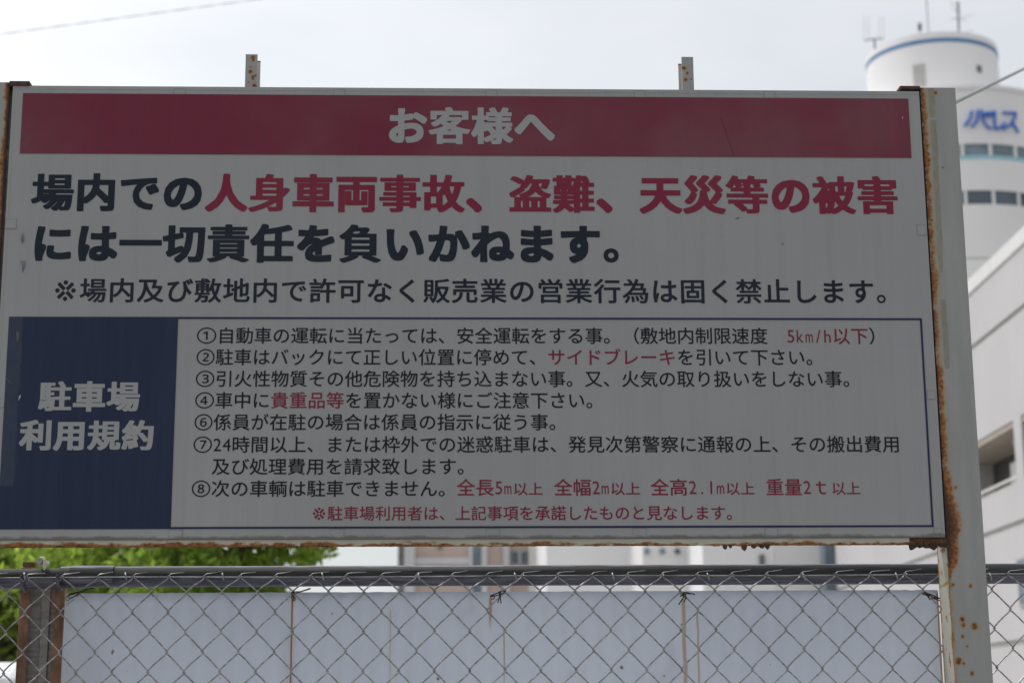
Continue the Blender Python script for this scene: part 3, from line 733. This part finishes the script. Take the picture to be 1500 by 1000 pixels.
tie(731, 870, [[(-13, 2, 0.035), (-2, -2, 0), (3, -5, 0), (10, -5, -0.004)], [(0, -3, 0), (1, 4, -0.004), (-2, 12, -0.01)], [(2, -4, 0), (2, 6, -0.006), (3, 13, -0.01)], [(-12, 3, 0.035), (0, 1, 0), (8, -3, 0)]], 'knotted black wire tie near the middle of the board with two hanging ends')
tie(1001, 870, [[(-4, -2, 0.01), (4, -3, 0), (17, 0, -0.006)], [(0, -2, 0), (0, 5, -0.004), (-7, 15, -0.01)], [(2, -3, 0), (4, 4, -0.004), (1, 11, -0.008)], [(-6, -3, 0.01), (0, 3, 0.03), (5, 6, 0)], [(-5, 3, 0), (3, -1, 0), (16, -1, -0.004)]], 'spidery black wire tie above the pair of brown rust stains on the white board')
tie(1362, 870, [[(-10, -2, 0), (0, 1, -0.004), (9, 6, 0), (20, 6, -0.03)], [(-9, -4, 0), (4, 1, -0.004), (20, 8, -0.03)], [(-11, -1, 0.03), (-2, 2, 0), (2, 7, 0.02), (6, 6, -0.004), (19, 11, -0.03)], [(-6, -2, 0), (0, 8, 0.02), (4, 4, 0), (12, 4, -0.01)]], 'thick bundled black wire tie beside the right sign post')

# ------------------------------------------------------------------ overhead cables
def cable(pts, r, mat, label, name='overhead_cable', twist=False):
    q = MB(); P = []
    (a, b_) = pts
    n_ = 160
    for s_ in ((0, math.pi) if twist else (None,)):
        L_ = []
        for i in range(n_ * (4 if twist else 1) + 1):
            t = i / (n_ * (4 if twist else 1)); p = a.lerp(b_, t); p.z -= 0.35 * 4 * t * (1 - t) * 0
            if s_ is not None:
                ph = t * (b_ - a).length / 0.9 * 2 * math.pi + s_
                p = p + Vector((0, math.cos(ph), math.sin(ph))) * r * 1.15
            L_.append(p)
        q.tube(L_, r, 6)
    o = q.build(name, mat, smooth=True); return tag(o, label, 'cable')
M['cable_pale'] = plain('pale_cable', (0.85, 0.87, 0.89), 0.5, 0.1)
M['cable_grey'] = plain('grey_cable', (0.22, 0.24, 0.23), 0.4, 0.1)
p0 = at(0, 50.5, 30.0); p1 = at(372, 0, 30.0); d_ = p1 - p0
cable((p0 - d_ * 2.5, p1 + d_ * 3), 0.0062, M['cable_pale'], 'pale twisted overhead cable crossing the top left of the white sky', twist=True)
p0 = Vector((RX1 - 0.03, SIGN_Y + 0.0775, at(1400, 166, SIGN_Y + 0.077).z)); p1 = at(1500, 101, 6.5)
cable((p0, p0 + (p1 - p0) * 4), 0.0058, M['cable_grey'], 'grey cable rising from behind the right sign post towards the upper right')

# ------------------------------------------------------------------ trees
def leaf_mat(name, c):
    n = N(name); f = n.new('ShaderNodeObjectInfo')
    v = n.noise(2.6, 4, 0.6); c1 = tuple(x * 0.38 for x in c); c2 = (c[0] * 1.5, c[1] * 1.3, c[2] * 1.1)
    cc = n.mix(n.ramp(v, 0.35, 0.65), c1, c2); n.fin(cc, 0.5, 0, 0.4)
    tr = n.new('ShaderNodeBsdfTranslucent'); n.ln(n.mix(0.75, cc, n.mix(n.ramp(n.noise(3.1, 4, 0.6), 0.35, 0.65), (0.26, 0.42, 0.07), (0.58, 0.76, 0.12))), tr.inputs[0])
    mx = n.new('ShaderNodeMixShader'); mx.inputs[0].default_value = 0.6
    n.t.links.new(n.b.outputs[0], mx.inputs[1]); n.t.links.new(tr.outputs[0], mx.inputs[2])
    n.t.links.new(mx.outputs[0], n.t.nodes['Material Output'].inputs['Surface']); return n.m
M['leaf'] = leaf_mat('leaves_bright', (0.13, 0.21, 0.035)); M['leaf_dark'] = leaf_mat('leaves_dark', (0.09, 0.14, 0.03))
M['bark'] = plain('bark', (0.07, 0.055, 0.04), 0.9, 0.4, 20, bump=0.01)
def tree(x, y, h, rad, n_leaf, mat, label, seed):
    rnd = np.random.default_rng(seed); t = empty('leafy_tree', (x, y, 0)); tag(t, label, 'tree', 'trees behind the fence')
    q = MB(); zc = h - rad * 0.9
    q.tube([(x, y, 0), (x + 0.05, y, zc * 0.5), (x - 0.03, y + 0.05, zc)], [0.16, 0.12, 0.08], 10)
    cl_ = []
    for k in range(46):
        d = rnd.normal(size=3); d /= np.linalg.norm(d); d[2] *= 0.85
        c0 = np.array([x, y, zc]) + d * rad * (0.35 + 0.6 * rnd.random()); cl_.append((c0, rad * (0.2 + 0.16 * rnd.random())))
        if k % 4 == 0: q.tube([(x, y, zc * 0.72), tuple((np.array([x, y, zc * 0.8]) + c0) / 2 + rnd.normal(size=3) * 0.06), tuple(c0)], [0.06, 0.035, 0.012], 6)
    q.build('trunk', M['bark'], t, smooth=True)
    per = n_leaf // len(cl_); V, F_ = [], []
    for c0, r0 in cl_:
        for _ in range(per):
            d = rnd.normal(size=3); d /= np.linalg.norm(d); p = c0 + d * r0 * rnd.random() ** 0.45
            a_ = rnd.normal(size=3); a_ /= np.linalg.norm(a_); b_ = np.cross(a_, rnd.normal(size=3)); b_ /= np.linalg.norm(b_)
            L_, W_ = 0.040 + 0.025 * rnd.random(), 0.021; i = len(V)
            V += [tuple(p - a_ * L_), tuple(p + b_ * W_), tuple(p + a_ * L_), tuple(p - b_ * W_)]; F_.append((i, i + 1, i + 2, i + 3))
    me = bpy.data.meshes.new('crown'); me.from_pydata(V, [], F_); me.update(); link('crown', me, mat, t)
for px, Y, h, rad, n_, mt, lb, sd in (
    (352, 13, 3.5, 0.86, 8500, 'leaf', 'bright green leafy tree rightmost behind the fence beside the strip of sky', 1),
    (215, 14, 3.65, 1.1, 10500, 'leaf', 'bright green leafy tree in the middle of the three seen under the sign', 2),
    (30, 15.5, 3.8, 1.4, 13000, 'leaf_dark', 'darker green leafy tree at the left edge behind the rusty fence post', 3),
    (120, 19, 4.1, 1.5, 10000, 'leaf_dark', 'dark green tree seen farther back between the left and middle trees', 5)):
    a = at(px, 840, Y); tree(a.x, Y, h, rad, n_, M[mt], lb, sd)

# ------------------------------------------------------------------ parked van, its pale roof at the left edge
vn = empty('parked_van', tuple(at(-42, 1000, 12.0).xy) + (0,)); tag(vn, 'white parked van whose pale roof shows low at the left edge', 'van')
vx, vy = vn.location.x, 12.0; VM = plain('van_paint', (0.72, 0.73, 0.74), 0.25, 0.03); GM = plain('dark_glass', (0.02, 0.025, 0.03), 0.08, 0.1)
prof = [(-1.7, 0.35), (1.5, 0.35), (1.68, 0.75), (1.55, 1.05), (1.2, 1.74), (1.0, 1.81), (-1.45, 1.81), (-1.66, 1.72)]
q = MB()
q.v = [(vx - 0.72, vy + a_, z) for a_, z in prof] + [(vx + 0.72, vy + a_, z) for a_, z in prof]; k = len(prof)
q.f = [tuple(range(k)), tuple(range(2 * k - 1, k - 1, -1))] + [(i, (i + 1) % k, k + (i + 1) % k, k + i) for i in range(k)]
q.build('body', VM, vn, bevel=0.05, smooth=False)
MB().box(vx - 0.6, vx + 0.6, vy - 1.712, vy - 1.69, 1.15, 1.72).build('rear_window', GM, vn)
for s_ in (-1, 1):
    MB().box(vx + s_ * 0.725 - 0.006, vx + s_ * 0.725 + 0.006, vy - 1.3, vy + 1.05, 1.15, 1.6).build('side_window', GM, vn)
    for a_ in (-1.1, 1.1):
        MB().tube([(vx + s_ * 0.58, vy + a_, 0.29), (vx + s_ * 0.74, vy + a_, 0.29)], 0.29, 20).build('wheel', M['scuff_dark'], vn)
    MB().box(vx + s_ * 0.64 - 0.05, vx + s_ * 0.64 + 0.05, vy - 1.715, vy - 1.69, 0.8, 1.0).build('tail_light', M['print_red'], vn)

# ------------------------------------------------------------------ buildings behind
M['pink'] = plain('pinkish_tile', (0.50, 0.40, 0.355), 0.8, 0.05, 0.5)
M['grey_strip'] = plain('grey_render', (0.56, 0.56, 0.575), 0.8, 0.05, 0.5); M['dark_strip'] = plain('dark_joint', (0.16, 0.155, 0.15), 0.8, 0.1, 2)
M['white_wall'] = plain('white_render', (0.80, 0.80, 0.81), 0.75, 0.05, 0.4); M['cream_wall'] = plain('cream_render', (0.74, 0.73, 0.725), 0.8, 0.05, 0.4)
M['pale_column'] = plain('pale_column', (0.68, 0.66, 0.63), 0.7, 0.04)
def glass(name, c, rough=0.08): return plain(name, c, rough, 0.3, 0.8, spec=0.8)
M['glass_blue'] = glass('glass_blue', (0.17, 0.23, 0.28)); M['glass_dark'] = glass('glass_dark', (0.07, 0.095, 0.125))

def facade(root, name, x0, x1, ytop, ybot, Y, depth, mat, proud=0.0, parent=None, bottom0=True):
    a = at(x0, ytop, Y); c_ = at(x1, ybot, Y); a.x = at(x0, 815, Y).x; c_.x = at(x1, 815, Y).x
    return MB().box(a.x, c_.x, Y - proud, Y + depth, 0 if bottom0 else c_.z, a.z).build(name, mat, parent or root)
B1 = empty('pink_building', tuple(at(690, 850, 60).xy) + (0,)); tag(B1, 'pinkish-brown apartment building with pale strips seen in the gap below the middle of the sign', 'building')
facade(B1, 'wall', 585, 800, 520, 870, 60, 10, M['pink'])
facade(B1, 'corner_column', 583, 592, 518, 870, 60, 1, M['dark_strip'], 0.12)
facade(B1, 'pale_strip', 592.3, 608, 518, 870, 60, 1, M['grey_strip'], 0.25)
facade(B1, 'pale_strip', 687, 692, 518, 870, 60, 1, M['grey_strip'], 0.2)
facade(B1, 'glass_strip', 692.3, 705, 518, 870, 60, 1, M['glass_blue'], 0.06)
facade(B1, 'pale_strip', 705.3, 713, 518, 870, 60, 1, M['grey_strip'], 0.2)
facade(B1, 'pale_strip', 737, 746, 518, 870, 60, 1, M['grey_strip'], 0.22)
facade(B1, 'pale_column', 774, 783, 518, 870, 60, 1, M['pale_column'], 0.45)
z_top = at(700, 815, 60).z
for fl in range(-2, 4):
    zz = fl * 2.9
    def shift(o, nm=None): o.location.z += zz; return o
    if at(600, 822, 60).z + zz < 0.5: continue
    shift(facade(B1, 'ledge', 608.4, 686.6, 817, 826.5, 60, 1, M['grey_strip'], 0.15, bottom0=False))
    wv = shift(facade(B1, 'window', 748, 773.5, 806, 826, 60, 0.1, M['grey_strip'], 0.06, bottom0=False))
    for xa, xb in ((749.5, 759), (763, 772.5)):
        shift(facade(B1, 'pane', xa, xb, 807.5, 825, 60, 0.02, M['glass_dark'], 0.10, parent=wv, bottom0=False))
    o = shift(facade(B1, 'vent', 641, 648, 796, 803, 60, 0.1, M['dark_strip'], 0.1, bottom0=False))
B2 = empty('white_building', tuple(at(870, 850, 52).xy) + (0,)); tag(B2, 'plain white building directly right of the pinkish one in the gap below the sign', 'building')
facade(B2, 'wall', 800.5, 935, 560, 870, 52, 10, M['white_wall'])
facade(B2, 'downpipe', 935.2, 941, 558, 870, 52, 0.3, M['dark_strip'], 0.1)
B3 = empty('grey_building', tuple(at(1000, 850, 48).xy) + (0,)); tag(B3, 'pale grey building with three small round vents under the right half of the sign', 'building')
facade(B3, 'wall', 941.3, 1029, 575, 870, 48, 9, M['cream_wall'])
for x in (947.5, 970, 992):
    a = at(x, 807, 48); MB().tube([(a.x, 47.9, a.z), (a.x, 48.05, a.z)], 0.085, 16).build('vent', M['glass_dark'] if x > 980 else M['glass_blue'], B3)
B4 = empty('stepped_building', tuple(at(1090, 850, 45).xy) + (0,)); tag(B4, 'whitish building with a grey glazed bay just left of the long white wall', 'building')
facade(B4, 'wall', 1029.3, 1134, 560, 870, 45, 9, M['white_wall'])
facade(B4, 'wall', 1134.3, 1240, 555, 870, 45, 9, M['cream_wall'], 0.08)
facade(B4, 'vent', 1112, 1119, 812, 827, 45, 0.3, M['dark_strip'], 0.12, bottom0=False)
gb = facade(B4, 'glazed_bay', 1200, 1215, 560, 870, 45, 0.5, M['glass_blue'], 0.7)
facade(B4, 'glazed_bay', 1215.3, 1228, 560, 870, 45, 0.5, M['grey_strip'], 0.75)
facade(B4, 'bay_canopy', 1212, 1232, 797, 803, 45, 0.5, M['dark_strip'], 1.0, bottom0=False)

# ---- long white wall on the right, receding towards the middle
r0 = _F + (769 - 750) / FPX * _R + (500 - 1060) / FPX * _U; dirw = Vector((r0.x, r0.y, 0)).normalized(); nrm = Vector((-dirw.y, dirw.x, 0))  # nrm points to the left
WOFF = -8.0
def wall_hit(x, y):
    r = _F + (x - 750) / FPX * _R + (500 - y) / FPX * _U
    k = WOFF / r.dot(nrm); p = r * k; return p.dot(dirw), p.z + EYE     # distance along, height
BW = empty('long_white_building', tuple((dirw * 30 + nrm * WOFF).xy) + (0,)); tag(BW, 'long white building with a dark recessed window, nearest at the right edge beyond the fence', 'building')
def wbox(s0, s1, z0, z1, o0, o1, name, mat, parent=BW):
    """o0..o1: depth behind the wall face (positive into the building)"""
    q = MB(); i = 0
    for s_ in (s0, s1):
        for o_ in (o0, o1):
            for z in (z0, z1):
                p = dirw * s_ + nrm * (WOFF - o_); q.v.append((p.x, p.y, z))
    q.f = [(0, 1, 3, 2), (4, 6, 7, 5), (0, 4, 5, 1), (2, 3, 7, 6), (0, 2, 6, 4), (1, 5, 7, 3)]
    return q.build(name, mat, parent)
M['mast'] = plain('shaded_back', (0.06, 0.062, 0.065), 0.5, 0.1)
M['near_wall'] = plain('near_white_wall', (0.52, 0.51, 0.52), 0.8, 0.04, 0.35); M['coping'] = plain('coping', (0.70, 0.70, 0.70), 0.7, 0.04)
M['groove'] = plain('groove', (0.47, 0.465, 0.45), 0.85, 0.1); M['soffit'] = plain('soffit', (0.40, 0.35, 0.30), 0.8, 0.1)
s_top, z_roof = wall_hit(1460, 372); SN, SF = 13.0, 44.0
_, zg1 = wall_hit(1465, 476); _, zg2 = wall_hit(1475, 772); _, zg3 = wall_hit(1480, 941.5)
sw0, _ = wall_hit(1486, 650); _, zwt = wall_hit(1486, 614); _, zwb = wall_hit(1490, 709.5); sw1 = sw0 + 4.6
s20, _ = wall_hit(1497, 640)
# wall courses with recessed joints and openings
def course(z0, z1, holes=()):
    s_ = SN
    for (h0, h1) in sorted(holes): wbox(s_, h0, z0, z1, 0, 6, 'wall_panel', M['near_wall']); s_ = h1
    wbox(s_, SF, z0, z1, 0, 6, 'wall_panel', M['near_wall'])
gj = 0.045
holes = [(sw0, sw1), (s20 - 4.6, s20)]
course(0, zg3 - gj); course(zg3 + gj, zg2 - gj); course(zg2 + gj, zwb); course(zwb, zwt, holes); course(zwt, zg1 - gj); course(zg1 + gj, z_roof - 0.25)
for z in (zg1, zg2, zg3): wbox(SN, SF, z - gj, z + gj, 0.05, 5.9, 'joint_strip', M['groove'])
wbox(SN - 0.05, SF + 0.05, z_roof - 0.25, z_roof, -0.03, 6.05, 'coping', M['coping'])
for h0, h1 in holes:
    wn = wbox(h0 + 0.001, h1 - 0.001, zwb, zwb + 0.05, 0.0, 1.2, 'window', M['groove'])
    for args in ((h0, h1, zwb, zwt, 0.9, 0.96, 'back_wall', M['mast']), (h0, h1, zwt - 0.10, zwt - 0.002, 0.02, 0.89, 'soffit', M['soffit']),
                 (h0, h1, zwb + 0.16, zwb + 0.20, 0.10, 0.14, 'hand_rail', M['pale_column']), (h0 + 1.0, h0 + 1.9, zwb + 0.05, zwb + 0.6, 0.45, 0.8, 'air_unit', M['grey_strip'])):
        wbox(*args, parent=wn)
    q = MB(); A_ = dirw * (h0 + 1.6) + nrm * (WOFF - 0.5); B_ = dirw * (h0 + 0.7) + nrm * (WOFF - 0.5)
    q.tube([(A_.x, A_.y, zwt - 0.1), (B_.x, B_.y, zwb + 0.06)], 0.075, 8); q.build('pipe', M['pale_column'], wn)
s3, zt3 = wall_hit(1491, 817); _, zb3 = wall_hit(1493, 889)
w3 = wbox(s3 - 1.6, s3, zb3, zt3, -0.03, 0.02, 'window', M['groove'])
o = wbox(s3 - 1.54, s3 - 0.06, zb3 + 0.05, zt3 - 0.05, -0.045, -0.031, 'pane', M['glass_blue'], w3)
for k in range(11):      # vertical panel joints
    s_ = 16 + k * 2.6
    if any(h0 - 0.1 < s_ < h1 + 0.1 for h0, h1 in holes): continue
    wbox(s_ - 0.008, s_ + 0.008, 0.1, z_roof - 0.3, -0.004, 0.0, 'panel_joint', M['cream_wall'])

# ---- round white tower
M['tower'] = plain('tower_white', (0.80, 0.79, 0.80), 0.7, 0.04, 0.15); M['stripe'] = plain('blue_stripe', (0.085, 0.22, 0.42), 0.6, 0.08)
M['cyan_sill'] = plain('cyan_sill', (0.30, 0.56, 0.64), 0.6, 0.05); M['sign_blue'] = plain('letter_blue', (0.04, 0.17, 0.62), 0.5, 0.05)
TW = empty('round_tower', tuple(at(1375, 215, 100).xy) + (0,)); tag(TW, 'round white tower with a blue stripe, bands of windows and blue rooftop lettering', 'tower')
def ring(cx, cy, r_in, r_out, z0, z1, a0=0.0, a1=2 * math.pi, seg=96):
    q = MB(); full = abs(a1 - a0 - 2 * math.pi) < 1e-6; n_ = max(2, int(seg * (a1 - a0) / (2 * math.pi)))
    for i in range(n_ + 1):
        t = a0 + (a1 - a0) * i / n_
        for r_ in (r_in, r_out):
            for z in (z0, z1): q.v.append((cx + r_ * math.cos(t), cy + r_ * math.sin(t), z))
    for i in range(n_):
        A_, B_ = 4 * i, 4 * i + 4
        q.f += [(A_ + 2, B_ + 2, B_ + 3, A_ + 3), (A_, A_ + 1, B_ + 1, B_), (A_ + 1, A_ + 3, B_ + 3, B_ + 1), (A_, B_, B_ + 2, A_ + 2)]
    if not full: q.f += [(0, 2, 3, 1), (4 * n_, 4 * n_ + 1, 4 * n_ + 3, 4 * n_ + 2)]
    return q
CU = at(1364.5, 94, 100); az = math.atan2(CU.x, CU.y)
RU = math.hypot(CU.x, CU.y) * math.sin((math.atan2(at(1461, 87, 100).x, 100) - math.atan2(at(1268, 101, 100).x, 100)) / 2)
zs = CU.z
pxm = 0.0415
def rg(name, mat, *a, parent=TW, **k): return ring(*a, **k).build(name, mat, parent, smooth=False)
CLx, CLy = at(1388, 215, 100).x, 100.0; RL = 6.5
zl = at(1425, 126, CLy - RL).z
rg('upper_drum', M['tower'], CU.x, CU.y, 0.02, RU, zl - 0.4, zs - 0.13)
rg('stripe', M['stripe'], CU.x, CU.y, RU - 0.2, RU + 0.03, zs - 0.13, zs + 0.12)
rg('parapet', M['tower'], CU.x, CU.y, RU - 0.2, RU, zs + 0.12, zs + 0.52)
rg('roof', M['tower'], CU.x, CU.y, 0.02, RU - 0.22, zs - 0.05, zs + 0.1)
az_c = math.atan2(-CU.y, -CU.x)
def ang(x, y, C_, r_):      # angle round the axis of the ray through a direction
    r = _F + (x - 750) / FPX * _R + (500 - y) / FPX * _U; d = Vector((r.x, r.y)).normalized(); c2 = Vector((C_[0], C_[1]))
    b_ = d.dot(c2); disc = b_ * b_ - c2.dot(c2) + r_ * r_; t = b_ - math.sqrt(max(0, disc)); p = d * t - c2
    return math.atan2(p.y, p.x), EYE + t * r.z / math.hypot(r.x, r.y)
cu = (CU.x, CU.y); clc = (CLx, CLy)
a0, zt = ang(1337, 96, cu, RU); a1, _ = ang(1355, 96, cu, RU); _, zb = ang(1345, 128, cu, RU)
rg('louvre', M['groove'], CU.x, CU.y, RU - 0.05, RU + 0.04, zb, zt, a0=a0, a1=a1)
a0, zt = ang(1430.5, 96, cu, RU); a1, _ = ang(1436.5, 96, cu, RU); _, zb = ang(1433, 106, cu, RU)
rg('vent', M['dark_strip'], CU.x, CU.y, RU - 0.05, RU + 0.06, zb, zt, a0=a0, a1=a1)
# lower drum: solid bands, glazed bands between
_, w1t = ang(1432, 210.3, clc, RL); _, w1b = ang(1432, 227.5, clc, RL); _, w1s = ang(1432, 233, clc, RL)
_, w2t = ang(1436, 278.5, clc, RL); _, w2b = ang(1436, 299, clc, RL); _, w3 = ang(1436, 378, clc, RL)
rg('drum_wall', M['tower'], CLx, CLy, 0.02, RL, w1t, zl)
rg('sill_band', M['cyan_sill'], CLx, CLy, RL - 0.5, RL + 0.02, w1s, w1b)
rg('drum_wall', M['tower'], CLx, CLy, 0.02, RL, w2t, w1s)
rg('drum_wall', M['tower'], CLx, CLy, 0.02, RL, w3 + 0.04, w2b)
rg('joint_band', M['groove'], CLx, CLy, 0.02, RL - 0.05, w3 - 0.04, w3 + 0.04)
rg('drum_wall', M['tower'], CLx, CLy, 0.02, RL, 0, w3 - 0.04)
rg('cornice', M['tower'], CLx, CLy, RL - 0.1, RL + 0.1, zl - 0.18, zl + 0.05)
for row, (za, zb_, m1, m2, y_) in enumerate(((w1b, w1t, (1449, 1456), (1486, 1492), 220), (w2b, w2t, (1454, 1460.5), (1491, 1497), 290))):
    aa = ang(m1[0], y_, clc, RL)[0]; ab = ang(m1[1], y_, clc, RL)[0]; ac = ang(m2[0], y_, clc, RL)[0]
    pitch = ac - ab + (ab - aa); nW = int(round(2 * math.pi / pitch)); pitch = 2 * math.pi / nW; mw = (ab - aa) * 0.62; za -= 0.0; zb_ += 0.0
    for k in range(nW):
        t0 = aa + k * pitch
        wn = rg('window', M['glass_dark' if row else 'glass_blue'], CLx, CLy, RL - 0.2, RL - 0.12, za, zb_, a0=t0 + mw, a1=t0 + pitch, seg=80)
        rg('mullion', M['tower'], CLx, CLy, RL - 0.6, RL - 0.02, za, zb_, a0=t0, a1=t0 + mw, seg=96)
    rg('inner_core', M['dark_strip'], CLx, CLy, 0.02, RL - 0.7, za, zb_)
# rooftop lettering: strokes of the visible characters
def stroke(pts, wpx=4.2):
    q = MB(); P = []
    for x, y in pts:
        a_, z = ang(x, y, clc, RL + 0.12); P.append(Vector((CLx + (RL + 0.12) * math.cos(a_), CLy + (RL + 0.12) * math.sin(a_), z)))
    Q = []
    for i in range(len(P) - 1):
        for k in range(4): Q.append(P[i].lerp(P[i + 1], k / 4))
    Q.append(P[-1]); q.tube(Q, wpx * 0.0385 / 2, 8); return q
def c2(pts): return [(1390 + x / 5, 120 + y / 5) for x, y in pts]
LT_ = [[(168, 212), (160, 255), (140, 295), (112, 322)],
       [(212, 205), (212, 260), (196, 300), (165, 330)], [(240, 205), (246, 262), (268, 315), (312, 345)], [(262, 232), (296, 224), (300, 246), (272, 252), (262, 232)],
       [(338, 212), (336, 345), (372, 338), (415, 300)], [(312, 250), (322, 215)],
       [(396, 226), (494, 228), (480, 276), (446, 318), (398, 350)], [(462, 290), (486, 330), (510, 372)]]
for st in LT_: stroke(c2(st)).build('letter_stroke', M['sign_blue'], TW, smooth=True)

# rooftop antennas, each standing on the tower
M['mast'] = plain('mast_grey', (0.22, 0.23, 0.24), 0.5, 0.1); M['mast_pale'] = plain('mast_pale', (0.5, 0.5, 0.5), 0.5, 0.1)
def ant(px, Y, label):
    a = at(px, 60, Y); e = empty('rooftop_antenna', (a.x, Y, zs)); tag(e, label, 'antenna', 'antennas on top of the round tower'); return e
def seg(e, name, pts, Y, r, mat): return MB().tube([tuple(at(x, y, Y)) for x, y in pts], r, 6).build(name, mat, e)
e = ant(1281, 99.5, 'forked antenna with faint upright whiskers on the left edge of the round tower roof')
Y = 99.5
seg(e, 'mast', [(1282, 88), (1281, 57)], Y, 0.07, M['mast']); seg(e, 'crossbar', [(1266, 60), (1280, 57.5), (1293, 57)], Y, 0.045, M['mast'])
for x in (1265.5, 1272, 1288, 1294): seg(e, 'whisker', [(x + 0.5, 60), (x, 24)], Y, 0.018, M['mast_pale'])
e = ant(1347, 99.0, 'short antenna with a dark round head on the round tower roof'); Y = 99.0
seg(e, 'mast', [(1348.5, 66), (1347.5, 42)], Y, 0.045, M['mast_pale']); seg(e, 'head', [(1347.3, 35), (1347.3, 38), (1347.5, 43), (1347.8, 45)], Y, 0.13, M['dark_strip'])
e = ant(1359, 98.5, 'tall thin pale pole rising out of the top of the picture from the round tower'); Y = 98.5
seg(e, 'mast', [(1361, 66), (1356, -20)], Y, 0.05, M['mast_pale'])
e = ant(1403, 98.0, 'television antenna mast with slanting crossbars on the right half of the round tower roof'); Y = 98.0
seg(e, 'mast', [(1405, 66), (1403, 3)], Y, 0.075, M['mast'])
for x0_, y0_, x1_, y1_ in ((1391, 4, 1408, 9), (1393, 10, 1409, 20), (1398, 18, 1407, 13), (1391, 30, 1424, 23), (1396, 26, 1416, 31), (1413, 48, 1426, 45)):
    seg(e, 'element', [(x0_, y0_), (x1_, y1_)], Y, 0.022, M['mast_pale'])
